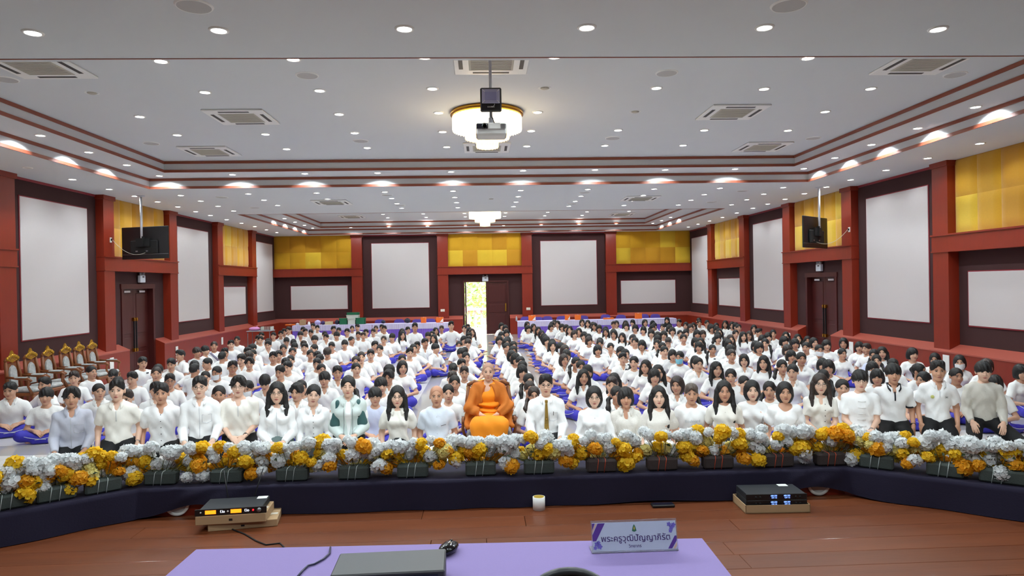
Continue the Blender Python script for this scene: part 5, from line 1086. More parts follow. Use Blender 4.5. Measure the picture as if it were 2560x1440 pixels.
for s, n in ((-1, 'R'), (1, 'L')):
    g = G(lo, hi, .0115); a = J['sh'+n]+A_(-s*.03, -.022, .018); e_ = J['el'+n]+A_(-s*.012, -.02, 0); g.cap(a, a+(e_-a)*.85, .069, .069, .02); obj('sleeve_panel', npmesh('sleeve_panel', *g.net(), m_teal), jk)
placket(front_at(jk.data), jk, J, m_greym, -.05, -.1, None, .003, 'zip'); placket(front_at(jk.data), jk, J, m_greym, .05, -.1, None, .003, 'zip')
adult(993, 967, YF, 'woman with straight long hair and glasses in puff-sleeved cream blouse', 'long', None, m_cream, 'puff', 'crew', 'ruffle', arms='down', female=True, seed=11, glasses=1, skirt=True, wide=.92)
p, J, fa, sh = adult(1091, 966, 8.5, 'bald elderly man in icy white band-collar shirt beside the monk', 'stub', mat('bald_scalp', (186, 134, 106), .45, var=.05), m_ice, 'short', 'high', 'band', arms='down', seed=12, skin=m_skinD, wide=.98, hem='over', lower=m_w1, buttons=(4, m_seam, 0)); MB().tube([(.05, fa(.05, J['neck'][2]-.2)-.004, J['neck'][2]-.2), (.11, fa(.11, J['neck'][2]-.195)-.004, J['neck'][2]-.193)], .003, 5).build('chest_pen', m_btn, sh)
# man with tie
p, J, fa, sh = adult(1364, 937, 8.15, 'man in glasses, white dress shirt and olive-gold tie', 'quiff', None, m_w1, 'long', 'high', 'shirt', arms='thigh', seed=13, glasses=0, wide=1.05, hs=1.08); pocket(fa, sh, J, .085, m_seam)
zs = np.linspace(J['neck'][2]-.028, J['hip'][2]-.02, 16); v = []; f = []
for i, z in enumerate(zs):
    t_ = i/15; hw = .012+.022*t_ if i else .016; hw = .004 if i == 15 else hw; y = fa(0, z)-.007 if i > 1 else fa(0, z)-.012
    v += [(-hw, y, z), (hw, y, z), (-hw, y+.006, z), (hw, y+.006, z)]
for i in range(15): q = i*4; f += [(q, q+1, q+5, q+4), (q+2, q+6, q+7, q+3), (q, q+4, q+6, q+2), (q+1, q+3, q+7, q+5)]
tie = MB().add(v, f, 0).build('tie', m_tie, p); MB().box(-.018, .018, fa(0, zs[0])-.022, fa(0, zs[0])-.004, zs[0]-.02, zs[0]+.016, bev=.006).build('tie_knot', m_tie, tie); MB().ell((0, fa(0, zs[7])-.011, zs[7]), (.007, .003, .006), 8, 6).build('tie_pin', m_brass, tie)
MB().tube([(.085, fa(.085, J['neck'][2]-.19)-.006, J['neck'][2]-.155), (.085, fa(.085, J['neck'][2]-.19)-.006, J['neck'][2]-.2)], .003, 5).build('chest_pen', m_btn, sh)
adult(1485, 968, YF, 'woman with dark bob, glasses and white band-collar jacket blouse', 'bob', None, m_w1, 'long', 'high', 'band', arms='thigh', female=True, seed=14, glasses=1, buttons=(4, m_seam, 0), skirt=True)
adult(1564, 970, YF, 'woman with short fringed bob in cream lace V-neck blouse', 'bangs', None, m_lace, 'long', 'vee', 'ruffle', arms='clasp', female=True, seed=15, skin=m_skinD, skirt=True, lower=m_w1)
adult(1646, 967, YF, 'woman with hair drawn back in short-sleeved lace top', 'longL', None, m_lace, 'short', 'crew', None, arms='down', female=True, seed=16, face='smile', skirt=True, lower=m_w1)
p, J, fa, sh = adult(1728, 961, YF, 'laughing person with cropped greying hair in plain white T-shirt', 'short', m_hairg, m_w1, 'short', 'crew', None, arms='down', seed=17, face='smile', hem='over', wide=1.08, skin=m_skinD); text_mesh('printed_lettering', 'Boulevard', .045, mat('grey_print', (170, 172, 176), .8), sh, Matrix.Translation((.0, fa(0, J['neck'][2]-.17)-.01, J['neck'][2]-.17)) @ Matrix.Rotation(PI/2, 4, 'X') @ Matrix.Rotation(.06, 4, 'Z'))
p, J, fa, sh = adult(1810, 954, YF, 'smiling woman with very long hair over one shoulder, cream top', 'longL', None, m_cream, 'short', 'crew', None, arms='down', female=True, seed=18, face='smile', skin=m_skinD, skirt=True, buttons=(3, m_off_, 0)); 
adult(1880, 953, YF+.1, 'woman with side-parted short bob in plain white blouse', 'bob', None, m_w1, 'short', 'crew', None, arms='thigh', female=True, seed=19, face='smile', skirt=True)
adult(1962, 957, YF, 'woman with smooth black bob in square-necked puff-sleeve top', 'bob', None, m_w1, 'puff', 'square', None, arms='down', female=True, seed=20, face='smile', skin=m_skinD, skirt=True, lower=m_w1)
adult(2050, 936, YF, 'woman with wavy shoulder-length hair in V-neck top with dark buttons', 'long', m_hairb, m_cream, 'short', 'vee', None, arms='clasp', female=True, seed=21, glasses=1, face='smile', buttons=(5, m_btn, .04))
p, J, fa, sh = adult(2150, 927, 8.2, 'man with thick fringe in white shirt with knotted cloth fastenings', 'bowl', None, m_w1, 'short', 'high', 'band', arms='clasp', seed=22, glasses=1, wide=1.12, hem='over', watch='L')
for k in range(5): z = J['neck'][2]-.09-.075*k; MB().tube([(-.045, fa(-.04, z)-.002, z+.003), (0, fa(0, z)-.005, z), (.045, fa(.04, z)-.002, z+.003)], .0035, 5).build('cloth_fastening', m_w1, sh)
p, J, fa, sh = adult(2233, 911, 8.2, 'grinning man in white polo shirt with black collar and cuffs', 'bowl', None, m_w1, 'short', 'open', 'black', arms='down', seed=23, face='smile', skin=m_skinD, watch='L'); placket(fa, sh, J, m_bl, 0, -.06, -.17, .009)
for n in 'RL':
    a, e_ = J['sh'+n], J['el'+n]; d = (e_-a)/np.linalg.norm(e_-a); c_ = a+(e_-a)*.71; q = Vector(d).to_track_quat('Z', 'Y').to_matrix().to_4x4(); o = MB().lathe([(.058, -.011), (.0685, -.011), (.0685, .011), (.058, .011)], 24).build('cuff_band', m_bl, sh); o.matrix_local = Matrix.Translation(Vector(c_)) @ q
p, J, fa, sh = adult(2344, 903, 8.2, 'lean man in pale polo shirt with round yellow badge print', 'quiff', None, m_w1, 'short', 'open', 'polo', arms='down', seed=24, skin=m_skinD, wide=.95); placket(fa, sh, J, m_seam, 0, -.06, -.16)
z = J['neck'][2]-.16; MB().lathe([(0, .002), (.02, .002), (.021, 0)], 16, M=Matrix.Translation((-.075, fa(-.075, z)-.001, z)) @ Matrix.Rotation(PI/2, 4, 'X')).build('badge_print', mat('yellow_green_badge', (206, 206, 120), .7), sh)
for s in (-1, 1): MB().tube([(.075-.014, fa(.075, z)-.002, z+s*.008), (.075, fa(.075, z)-.003, z+s*.002), (.075+.014, fa(.075, z)-.002, z+s*.008)], .0022, 5).build('chest_logo', m_btn, sh)
adult(2458, 905, 8.25, 'young man in oatmeal long-sleeved band-collar shirt kneeling on one knee', 'bowl', None, m_oat, 'long', 'high', 'band', legs='halfkneel', arms='thigh', seed=25, buttons=(4, m_off_, 0), tilt=(.05, 0, 0), wide=1.05)
# ---------------------------------------------------------------- ornate chairs
m_cwood = mat('carved_brown_wood', (138, 80, 42), .4, var=.3, scale=10, stretch=(5, 5, 1)); m_gilt = mat('gilded_carving', (206, 158, 52), .38, .75, var=.3, scale=30, bump=.4, bscale=60); m_flor = mat('white_floral_upholstery', (214, 214, 210), .85, var=.5, scale=16, rgb2=(120, 126, 130))
def ornate_chair(loc, rz, label, w=.46, crest=True, H=.95, seat=.42, cush=m_flor, grp=None):
    t = thing('carved_armchair', label, 'chair', loc, rz, grp); h = w/2
    MB().box(-h, h, -.24, .24, seat-.08, seat-.02, bev=.012).build('seat_frame', m_cwood, t); MB().box(-h+.02, h-.02, -.23, .2, seat-.02, seat+.06, bev=.03).build('seat_cushion', cush, t)
    for sx in (-1, 1):
        MB().tube([(sx*(h-.03), -.21, seat-.06), (sx*(h-.015), -.23, seat*.55), (sx*(h-.045), -.20, .1), (sx*(h-.02), -.235, .0)], [.034, .026, .018, .026], 8).build('leg', m_cwood, t)
        MB().tube([(sx*(h-.03), .21, seat-.06), (sx*(h-.03), .25, 0)], [.028, .02], 8).build('leg', m_cwood, t)
        st = MB().tube([(sx*(h-.025), .22, seat-.05), (sx*(h-.02), .25, H*.75), (sx*(h-.045), .285, H)], [.028, .026, .022], 8).build('back_post', m_cwood, t)
        ar = MB().tube([(sx*(h+.0), .24, seat+.26), (sx*(h+.02), .02, seat+.235), (sx*(h+.02), -.16, seat+.225), (sx*(h+.02), -.215, seat+.19)], [.02, .024, .026, .022], 8).build('armrest', m_cwood, t); MB().box(sx*(h+.02)-.028, sx*(h+.02)+.028, -.14, .08, seat+.245, seat+.268, bev=.01).build('arm_pad', cush, ar)
        MB().tube([(sx*(h-.01), -.2, seat-.04), (sx*(h+.03), -.16, seat+.1), (sx*(h+.02), -.185, seat+.22)], [.024, .018, .022], 8).build('arm_support', m_cwood, t)
    bk_ = MB().box(-h+.03, h-.03, .232, .262, seat+.06, H-.02, bev=.01).build('back_board', m_cwood, t); bk_.rotation_euler = (-.06, 0, 0)
    pn = MB().prism([(-h*.45, seat+.09), (h*.45, seat+.09), (h*.45, H-.17), (h*.3, H-.1), (0, H-.06), (-h*.3, H-.1), (-h*.45, H-.17)], .2, .236, 'y').build('back_cushion', cush, t); pn.rotation_euler = (-.06, 0, 0)
    pts = [(-h+.03, H), (-h*.6, H+.05), (-h*.3, H+.02), (0, H+.06), (h*.3, H+.02), (h*.6, H+.05), (h-.03, H)]
    MB().tube([(x, .285, z) for x, z in pts], .026, 8).build('top_rail', m_cwood, t)
    if crest:
        c = MB(); c.prism([(-h*.85, H+.02), (-h*.55, H+.075), (-h*.28, H+.09), (-h*.18, H+.135), (0, H+.185), (h*.18, H+.135), (h*.28, H+.09), (h*.55, H+.075), (h*.85, H+.02), (h*.4, H), (0, H-.03), (-h*.4, H)], .262, .292, 'y')
        for k in range(7): a = (k-3)/3; c.ell((a*h*.7, .258, H+.045+.05*(1-a*a)), (.028, .018, .03), 8, 6)
        for s in (-1, 1): c.tube([(s*h*.3, .26, H+.06), (s*h*.6, .25, H+.08), (s*h*.8, .26, H+.04), (s*h*.66, .26, H+.02)], .01, 6)
        c.build('gilt_crest', m_gilt, t)
    return t
for i, y in enumerate((12.5, 13.0, 13.5, 14.05, 14.52, 14.98)):
    ornate_chair((-8.22, y, 0), PI/2-.05, 'carved wooden armchair with gilt crest by the left wall, %s from the camera' % ordinal(i+1), grp='carved armchairs along the left wall', w=.37)
# ---------------------------------------------------------------- the monk
m_robe = mat('bright_orange_robe', (250, 148, 12), .75, var=.08, scale=8, bump=.2, bscale=25); m_robe2 = mat('amber_outer_robe', (196, 108, 24), .8, var=.12, scale=8, bump=.25, bscale=30); m_monk = skin_mat('monk_skin', (214, 168, 142), (206, 160, 134), (172, 104, 94))
YM = 8.85; c = ony(1220, 907, YM); top = float(c[2]); J = skeleton(top, 'sit', 'monk', 1.08, .0, 1.0); hz = J['hip'][2]
mk = thing('person', 'shaven-headed monk in orange robes seated in carved armchair, hands folded', 'person', (c[0], YM+.012, 0), -.0)
obj('body', make_body(J, .0135, HEAD_F, m_monk), mk); dress_head(mk, J, 'stub', m_stub, None, None, .0062)
lo, hi = bounds(J, .2); lo[2] = 0; hi[2] = J['neck'][2]+.05
g = G(lo, hi, .012); torso(g, J, .02, .05); nk = J['neck']
g.carve((0, nk[1]-.02, nk[2]+.03), (.066, .075, .062), .006).carve((-.05, nk[1]-.13, nk[2]-.03), (.09, .1, .07), .006); g.add(lambda X, Y, Z: .006*np.sin(55*(Z*.75-X*.65)+4*np.sin(9*X)))
obj('inner_robe', npmesh('inner_robe', *g.net(), m_robe), mk)
g = G(lo, hi, .012); torso(g, J, .04, .05)
for s, n in ((-1, 'R'), (1, 'L')):
    g.cap(J['sh'+n], J['el'+n], .06, .07, .04).cap(J['el'+n], J['el'+n]+(J['wr'+n]-J['el'+n])*.86, .065, .05, .025, cut=True).cap(J['el'+n], (s*.25, -.02, hz+.05), .06, .055, .03).cap((s*.25, -.04, hz+.04), (s*.28, -.24, hz-.02), .05, .04, .03)
g.carve((0, nk[1]-.03, nk[2]+.04), (.072, .085, .075), .008).carve((.0, -.24, (nk[2]+hz)/2+.03), (.118, .19, .37), .012); g.add(lambda X, Y, Z: .010*np.sin(44*X+10*np.sin(6*Z)+9*Z+3*np.sin(8*Y))*np.clip((.95-Z)*3+.4, .35, 1)); g.below(lambda X, Y, Z: hz-.07-Z+0*X+0*Y)
obj('outer_robe', npmesh('outer_robe', *g.net(), m_robe2), mk)
g = G(lo, hi, .014); 
for n in 'RL': g.cap(J['hp'+n], J['kn'+n], .105, .09, .07).cap(J['kn'+n], J['an'+n], .095, .085, .05)
g.cap((0, 0, hz), (0, -.36, hz+.02), .12, .11, .08).cap((0, -.36, hz), (0, -.36, .12), .1, .1, .06); g.below(lambda X, Y, Z: .02-Z+0*X+0*Y); g.add(lambda X, Y, Z: .008*np.sin(30*X+12*Z)*np.sin(17*Y+9*Z+1))
obj('lower_robe', npmesh('lower_robe', *g.net(), m_robe), mk)
g = G(lo, hi, .012); zw = hz+.17; g.ell((0, -.01, zw+.05), (.17, .145, .05), .02).ell((0, -.015, zw-.03), (.165, .15, .045), .02); g.add(lambda X, Y, Z: .006*np.sin(90*Z+20*X)); obj('waist_sash', npmesh('waist_sash', *g.net(), m_robe), mk)
ornate_chair((c[0], YM+.12, 0), 0, 'carved wooden armchair with filigree back under the monk', .62, False, ony(1220, 950, YM+.38)[2]-.07, hz-.19)

ch = [o_ for o_ in col.objects if o_.name.startswith('carved_armchair') and 'under the monk' in o_['label']][0]; hb = ony(1220, 950, YM+.38)[2]-.07
fg = MB()
for s in (-1, 1):
    for k in range(3): c0_ = Vector((s*(.07+.085*k), .29, hb+.015-.012*k)); fg.tube([c0_+Vector((s*.035*math.cos(a)*(1-a/9), 0, .035*math.sin(a)*(1-a/9)+.01)) for a in np.linspace(0, 5.5, 14)], .007, 6)
    fg.tube([(s*.29, .29, hb-.02), (s*.24, .29, hb+.04), (s*.12, .29, hb+.055), (0, .29, hb+.075)], .014, 8)
fg.build('gilt_filigree', m_gilt, ch)
for s in (-1, 1): MB().tube([(s*.29, .262, hb-.45), (s*.29, .27, hb-.02)], .008, 6).build('gilt_edge', m_gilt, ch)
# ================================================================== FLOWERS ALONG THE STAGE EDGE
PET = {'white': mat('white_petals', (238, 240, 240), .7, var=.06, scale=20), 'yellow': mat('yellow_petals', (252, 212, 44), .7, var=.15, scale=20), 'orange': mat('orange_petals', (252, 188, 36), .7, var=.2, scale=20), 'cream': mat('cream_yellow_petals', (240, 228, 150), .7, var=.1, scale=20)}
for m_ in PET.values():
    n_ = m_.node_tree; bs_ = n_.nodes['Principled BSDF']; tr_ = n_.nodes.new('ShaderNodeBsdfTranslucent'); mx2 = n_.nodes.new('ShaderNodeMixShader'); mx2.inputs[0].default_value = .4
    n_.links.new(bs_.inputs['Base Color'].links[0].from_socket, tr_.inputs['Color']); n_.links.new(bs_.outputs[0], mx2.inputs[1]); n_.links.new(tr_.outputs[0], mx2.inputs[2]); n_.links.new(mx2.outputs[0], n_.nodes['Material Output'].inputs['Surface'])
m_stem = mat('green_stem', (70, 74, 36), .7); m_foam = mat('grey_green_foam', (66, 74, 70), .95, var=.25, scale=20, bump=.3, bscale=150); m_foamb = mat('brown_foam', (62, 52, 50), .95, var=.25, scale=20, bump=.3, bscale=150); m_lf = mat('dark_flower_leaf', (40, 56, 24), .7, var=.3)
m_rib = mat('clear_plastic_tie', (190, 200, 198), .25); m_ribr = mat('orange_plastic_tie', (200, 80, 50), .4)
def flower(seed, r_=.055, n=104, big=1.0):
    rr = random.Random(seed); m = MB()
    for i in range(n):
        z = 1-1.75*(i+.5)/n; a = i*2.39996; q = math.sqrt(max(0, 1-z*z)); d = Vector((q*math.cos(a), q*math.sin(a), z)); d = (d+Vector((rr.uniform(-.2, .2), rr.uniform(-.2, .2), rr.uniform(-.2, .2)))).normalized()
        t = d.orthogonal().normalized(); t = Matrix.Rotation(rr.uniform(0, 6.28), 3, d) @ t; b = d.cross(t); s = r_*rr.uniform(.22, .36)*big; rad = r_*rr.uniform(.72, 1.0); c = Vector((d.x, d.y, d.z*.82))*rad; tl = d*s*rr.uniform(.1, .6)
        p = [c-d*s*.35, c+t*s*.75+b*s*.45+tl*.5, c+t*s*1.0+tl*1.1+d*s*.1, c+t*s*.75-b*s*.45+tl*.5, c-t*s*.7+b*s*.5+tl*.4, c-t*s*.95+tl, c-t*s*.7-b*s*.5+tl*.4, c+b*s*.85+tl*.6, c-b*s*.85+tl*.6]
        m.add(p, [(0, 7, 1, 2), (0, 2, 3, 8), (0, 8, 6, 5), (0, 5, 4, 7)], 0, True)
    return m
HEADS = {k: [flower(i*7+j, .056 if i < 3 else .062, 104 if i < 3 else 70, 1.0 if i < 3 else 1.3).mesh('flower_head', PET[k]) for i in range(4)] for j, k in enumerate(PET)}
STEM = {}
def arrangement(u, v, kind, label, tie=0, seed=0, cols='wy'):
    rr = random.Random(seed*31+7); p = onz(u, v, ZK+.008); x = p[0]
    rz = 0 if -2.72 < x < 2.78 else (math.radians(36.3) if x < 0 else math.radians(-35.9))
    if abs(rz) < .01: y = 5.28
    else: y = (5.16-(-2.66-x)*.7355)+.13 if x < 0 else (5.18-(x-2.7)*.725)+.13
    t = thing('flower_arrangement', label, 'flowers', (x, y, ZK+.0085), rz, 'artificial flower arrangements along the stage edge')
    fm = m_foamb if tie else m_foam
    MB().box(-.117, .117, -.05, .05, 0, .098, bev=.014).build('foam_block', fm, t)
    for xx in (-.03, .025): MB().tube([(xx-.012, -.052, .002), (xx, -.0525, .09), (xx+.002, -.04, .1), (xx+.002, .04, .1), (xx, .0525, .09), (xx, .0525, .0)], .0028, 5).build('plastic_tie', m_ribr if tie else m_rib, t)
    spots = []
    for k in range(9): spots.append((-.26+.52*k/8+rr.uniform(-.02, .02), rr.uniform(-.02, .1), .222+.03*math.sin(PI*k/8)+rr.uniform(-.03, .03), 'top'))
    for k in range(9): spots.append((-.25+.5*k/8+rr.uniform(-.025, .025), rr.uniform(-.03, .13), .155+rr.uniform(-.03, .03), 'mid'))
    for k in range(5): spots.append((-.2+.4*k/4+rr.uniform(-.03, .03), rr.uniform(.06, .14), .09+rr.uniform(-.02, .03), 'low'))
    for s in (-1, 1): spots.append((s*rr.uniform(.17, .22), rr.uniform(-.05, .0), rr.uniform(.05, .11), 'gap'))
    sm = MB()
    for (x_, y_, z_, lv) in spots:
        w = {'w': .88, 'y': .35, 'm': .66}[cols]
        if lv == 'top': cl_ = 'white' if rr.random() < w else rr.choice(['yellow', 'yellow', 'yellow', 'orange'])
        elif lv == 'mid': cl_ = rr.choice(['yellow', 'orange', 'yellow', 'cream', 'white', 'white'])
        elif lv == 'low': cl_ = rr.choice(['orange', 'yellow', 'orange', 'cream'])
        else: cl_ = rr.choice(['white', 'white', 'yellow', 'orange'])
        o = obj('flower_head', rr.choice(HEADS[cl_]), t, (x_, y_, z_), (rr.uniform(-.5, .9), rr.uniform(-.5, .5), rr.uniform(0, 6))); s_ = rr.uniform(.72, 1.12); o.scale = (s_, s_, s_)
        if lv != 'gap': sm.tube([(x_*.35, rr.uniform(-.03, .03), .09), (x_*.75, y_*.6-.01, z_*.7), (x_, y_, z_-.03)], .0024, 5)
    sm.build('stems', m_stem, t)['kind'] = 'stuff'
    for k in range(5):
        xx, yy, zz = rr.uniform(-.2, .2), rr.uniform(-.06, .0), rr.uniform(.13, .22); a = rr.uniform(0, 6.28); l = .04
        MB().add([(0, 0, 0), (l*.5, .012, .005), (l, 0, -.006), (l*.5, -.012, .005)], [(0, 1, 2, 3)]).build('leaf', m_lf, t, (xx, yy, zz), (rr.uniform(-1, 1), rr.uniform(-.6, .6), a))
BL = [(38, 1262, 'm', 0), (168, 1236, 'm', 0), (293, 1210, 'm', 0), (422, 1199, 'w', 0), (578, 1198, 'm', 0), (738, 1194, 'm', 0), (890, 1190, 'w', 0), (1034, 1187, 'm', 0), (1202, 1184, 'w', 0), (1347, 1180, 'w', 0), (1501, 1174, 'w', 1), (1650, 1169, 'w', 1), (1788, 1165, 'y', 1), (1935, 1160, 'm', 1), (2064, 1156, 'y', 1), (2190, 1169, 'm', 0), (2336, 1179, 'w', 0), (2471, 1196, 'w', 0), (2580, 1216, 'm', 0)]
for i, (u, v, c_, tie) in enumerate(BL): arrangement(u, v, 0, 'white and yellow silk flowers in foam block, %s from left along the stage edge' % ordinal(i+1), tie, i, c_)
# ================================================================== FAR END: TABLES, CHAIRS, BOXES
m_val = mat('pale_lilac_valance', (206, 198, 230), .85, var=.05); m_pskirt = mat('violet_pleated_skirt', (128, 96, 206), .8, var=.1, scale=10); m_pch = mat('purple_chair_fabric', (102, 84, 180), .8, var=.1)
ZB = .68
def skirted(x0, x1, y, label):
    t = thing('skirted_table', label, 'table', ((x0+x1)/2, y+.3, 0), 0, 'tables with lilac skirts at the far end'); h = (x1-x0)/2-.006
    MB().box(-h, h, -.3, .3, ZB-.03, ZB, bev=.006).build('table_top', m_val, t)
    for nm, m, z0, z1, o in (('valance', m_val, ZB-.22, ZB-.02, .012), ('skirt', m_pskirt, .02, ZB-.1, 0)):
        n = 70; v = []; f = []
        for i in range(n+1):
            xx = -h+2*h*i/n; yy = -.3-o-.016*(1+math.sin(i*1.9)); v += [(xx, yy, z0), (xx, yy, z1)]
        for i in range(n): f.append((2*i, 2*i+2, 2*i+3, 2*i+1))
        MB().add(v, f, 0, True).build(nm, m, t)
    for sx in (-1, 1):
        for sy in (-1, 1): MB().tube([(sx*(h-.06), sy*.24, 0), (sx*(h-.06), sy*.24, ZB-.03)], .014, 6).build('leg', m_greym, t)
for i in range(4): skirted(-7.7+1.58*i, -7.7+1.58*(i+1), 27.45, 'lilac-skirted table at the far left, %s from the left wall' % ordinal(i+1)); skirted(1.25+1.62*i, 1.25+1.62*(i+1), 27.45, 'lilac-skirted table at the far right, %s from the doorway' % ordinal(i+1))
def back_chair(u, v, label):
    p = ony(u, v, 28.45); t = thing('stacking_chair', label, 'chair', (p[0], 28.3, 0), 0, 'purple chairs behind the far tables'); H = max(.78, p[2]); sc = H/.86
    b = MB(); b.prism([(-.2, .52*sc), (.2, .52*sc), (.22, .7*sc), (.18, .82*sc), (.1, .86*sc), (-.1, .86*sc), (-.18, .82*sc), (-.22, .7*sc)], .17, .21, 'y'); b.build('backrest', m_pch, t); MB().box(-.21, .21, -.22, .2, .4, .45, bev=.02).build('seat', m_pch, t)
    for sx in (-1, 1):
        MB().tube([(sx*.18, .19, .55*sc), (sx*.19, .17, .4), (sx*.2, .24, 0)], .012, 6).build('leg', m_chrome, t); MB().tube([(sx*.18, -.18, .42), (sx*.2, -.22, 0)], .012, 6).build('leg', m_chrome, t)
for i, (u, v) in enumerate([(760+1210/6.4, 780+120/6.4), (760+1520/6.4, 780+115/6.4), (760+1810/6.4, 780+118/6.4), (760+2020/6.4, 780+108/6.4), (1100+1365/6.4, 780+75/6.4), (1100+1575/6.4, 780+80/6.4), (1100+1720/6.4, 780+68/6.4), (1100+1945/6.4, 780+65/6.4), (1100+2295/6.4, 780+58/6.4), (1480+220/6.4, 780+40/6.4), (1480+465/6.4, 780+45/6.4), (1480+835/6.4, 780+35/6.4), (1480+1015/6.4, 780+33/6.4)]):
    back_chair(u, v, 'purple upholstered chair behind the far tables, %s from left' % ordinal(i+1))
m_orb = mat('orange_carton', (236, 112, 30), .7, var=.1); m_grc = mat('green_crate', (24, 110, 74), .5, var=.15); m_whc = mat('white_crate', (206, 212, 202), .5, var=.1); m_pk = mat('pink_bag', (226, 150, 206), .7); m_nvb = mat('navy_bag', (36, 38, 60), .7, var=.2); m_beige = mat('beige_carton', (206, 190, 150), .8); m_pale = mat('white_bag', (226, 226, 232), .6, var=.1)
def px_box(name, label, cat, u0, u1, v0, v1, m, y=27.6, d=.2, parts=None, z=None):
    a, b = ony(u0, v1, y), ony(u1, v0, y); w2 = max(.04, (b[0]-a[0])/2); h = max(.05, b[2]-a[2]); t = thing(name, label, cat, ((a[0]+b[0])/2, y+d/2, ZB+.001 if z is None else z))
    if parts == 'crate':
        MB().box(-w2*.9, w2*.9, -d*.45, d*.45, 0, h*.12).build('base', m, t)
        for q in ((-w2, w2, -d/2, -d/2+.012), (-w2, w2, d/2-.012, d/2), (-w2, -w2+.012, -d/2, d/2), (w2-.012, w2, -d/2, d/2)): MB().box(*q, 0, h).build('side_wall', m, t)
        MB().box(-w2-.012, w2+.012, -d/2-.012, d/2+.012, h*.88, h).build('rim', m, t)
    elif parts == 'bag':
        g = MB().ell((0, 0, h*.5), (w2, d/2, h*.49), 12, 8); g.build('bag_body', m, t); MB().tube([(-w2*.4, 0, h*.8), (-w2*.2, 0, h), (w2*.2, 0, h), (w2*.4, 0, h*.8)], .01, 6).build('handle', m, t)
    elif parts == 'bottle':
        MB().lathe([(.0, 0), (w2, 0), (w2, h*.65), (w2*.45, h*.8), (w2*.45, h*.95), (0, h*.95)], 12).build('bottle_body', m, t); MB().lathe([(w2*.5, h*.93), (w2*.5, h), (0, h)], 10).build('cap', m_white, t)
    else:
        MB().box(-w2, w2, -d/2, d/2, 0, h, bev=.006).build('body', m, t)
        MB().box(-w2*.2, w2*.2, -d/2-.002, d/2+.002, h-.002, h+.003).build('tape_strip', m_tape, t)
        if parts == 'print': MB().prism([(0, h*.1), (w2*.95, h*.1), (w2*.95, h*.8)], -d/2-.003, -d/2-.001, 'y').build('white_print', m_white, t)
    return t
E6 = lambda x0, y0, s: (lambda a: (x0+a[0]/s, x0+a[1]/s, y0+a[2]/s, y0+a[3]/s))
A8 = E6(680, 780, 8); C6 = E6(760, 780, 6.4); D6 = E6(1100, 780, 6.4); S6 = E6(1480, 780, 6.4)
px_box('carton', 'flat orange carton at the left end of the far left tables', 'box', *A8((262, 440, 222, 250)), m_orb); px_box('plastic_bag', 'small white bag left of the round-topped brown carton', 'bag', *A8((460, 535, 205, 250)), m_pale, parts='bag')
px_box('carton', 'brown carton on the far left table', 'box', *A8((550, 655, 138, 248)), m_card); px_box('tissue_bottle', 'white bottle on the far left table', 'bottle', *A8((700, 752, 178, 250)), m_white, parts='bottle')
px_box('plastic_bag', 'pale lilac and white bag on the far left table', 'bag', *A8((838, 965, 150, 250)), mat('lilac_bag', (190, 180, 226), .6), parts='bag'); px_box('handbag', 'dark purple bag beside the beige carton', 'bag', *A8((965, 1052, 165, 245)), mat('dark_purple_bag', (60, 44, 100), .7), parts='bag'); px_box('carton', 'beige carton on the far left tables', 'box', *A8((1058, 1200, 178, 242)), m_beige)
px_box('backpack', 'black bag leaning on the left green crate', 'bag', *A8((1245, 1338, 145, 240)), m_nvb, parts='bag'); px_box('crate', 'green plastic crate left of the white crates', 'crate', *A8((1345, 1505, 115, 242)), m_grc, parts='crate')
a = A8((1512, 1668, 130, 240)); t1 = px_box('crate', 'white plastic crate at the bottom of the tall stack', 'crate', *a, m_whc, parts='crate'); h1 = ony(a[1], a[2], 27.6)[2]-ony(a[1], a[3], 27.6)[2]
b_ = A8((1485, 1735, 50, 130)); t2 = px_box('crate', 'wider white plastic crate in the middle of the stack', 'crate', *b_, m_whc, parts='crate', z=ZB+.002+h1); h2 = ony(b_[1], b_[2], 27.6)[2]-ony(b_[1], b_[3], 27.6)[2]
px_box('crate', 'green crate lid on top of the white crates', 'crate', *A8((1492, 1735, 0, 50)), m_grc, parts='crate', z=ZB+.003+h1+h2)
px_box('crate', 'green plastic crate right of the white crates', 'crate', *A8((1675, 1860, 108, 240)), m_grc, parts='crate'); px_box('backpack', 'navy backpack on the far left table near the orange carton', 'bag', *C6((1600, 1700, 92, 172)), m_nvb, parts='bag'); px_box('handbag', 'small dark bag by the first purple chair', 'bag', *C6((1228, 1300, 120, 178)), m_nvb, parts='bag')
px_box('carton', 'orange carton right of the navy backpack', 'box', *C6((1870, 1950, 82, 172)), m_orb); px_box('carton', 'orange carton with white print at the aisle end of left tables', 'box', *C6((2115, 2226, 78, 165)), m_orb, parts='print')
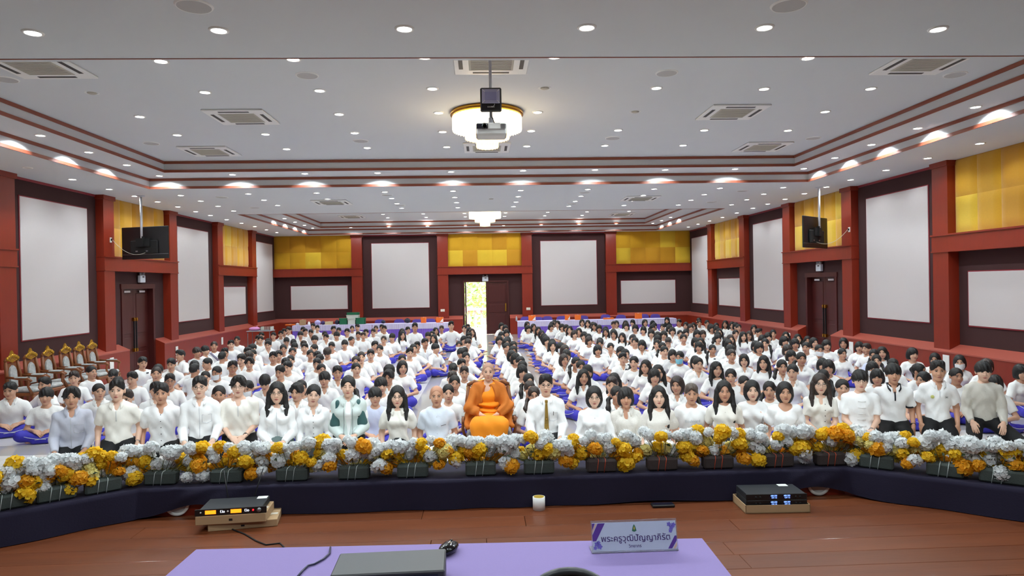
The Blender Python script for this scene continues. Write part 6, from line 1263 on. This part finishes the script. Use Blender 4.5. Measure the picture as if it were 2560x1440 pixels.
px_box('water_bottle', 'clear water bottle at the aisle end of right tables', 'bottle', *D6((1212, 1238, 65, 140)), mat('clear_pet', (210, 216, 220), .1, trans=.6), parts='bottle'); px_box('carton', 'orange carton with white print near the water bottle', 'box', *D6((1420, 1530, 52, 140)), m_orb, parts='print')
px_box('carton', 'orange carton at middle of right tables, left of pair', 'box', *D6((2005, 2080, 42, 125)), m_orb, parts='print'); px_box('carton', 'orange carton at middle of right tables, right of pair', 'box', *D6((2165, 2255, 38, 120)), m_orb); px_box('carton', 'low orange carton on the right tables', 'box', *S6((190, 350, 85, 112)), m_orb); px_box('carton', 'orange carton near the right end of right tables', 'box', *S6((700, 800, 15, 105)), m_orb)
# side table with basket
p = ony(652, 826, 24.6); t = thing('folding_table', 'small grey-topped table by the left wall with basket', 'table', (p[0], 24.6, 0)); zt = p[2]
MB().box(-.42, .42, -.28, .28, zt-.025, zt, bev=.005).build('table_top', mat('grey_table_top', (170, 170, 180), .5), t)
for sx in (-1, 1):
    for sy in (-1, 1): MB().tube([(sx*.38, sy*.24, 0), (sx*.38, sy*.24, zt-.02)], .013, 6).build('leg', m_greym, t)
t = thing('wire_basket', 'pale grey slatted basket on the small side table', 'basket', (p[0]+.22, 24.6, zt+.001)); MB().box(-.17, .17, -.2, .2, 0, .01).build('bottom', m_greym, t)
for k in range(9): MB().box(-.17+k*.0425-.006, -.17+k*.0425+.006, -.2, -.19, 0, .13).build('slat', m_whc, t); MB().box(-.17+k*.0425-.006, -.17+k*.0425+.006, .19, .2, 0, .13).build('slat', m_whc, t)
for sx in (-1, 1): MB().box(sx*.17-.006, sx*.17+.006, -.2, .2, .0, .13).build('side_wall', m_whc, t)
t = thing('plastic_bag', 'pink plastic bag lying on the small side table', 'bag', (p[0]-.2, 24.55, zt+.001)); MB().ell((0, 0, .06), (.2, .18, .07), 14, 8).build('bag_body', m_pk, t); MB().tube([(.05, 0, .12), (.09, .02, .16), (.1, .0, .11)], .012, 6).build('knot', m_pk, t)
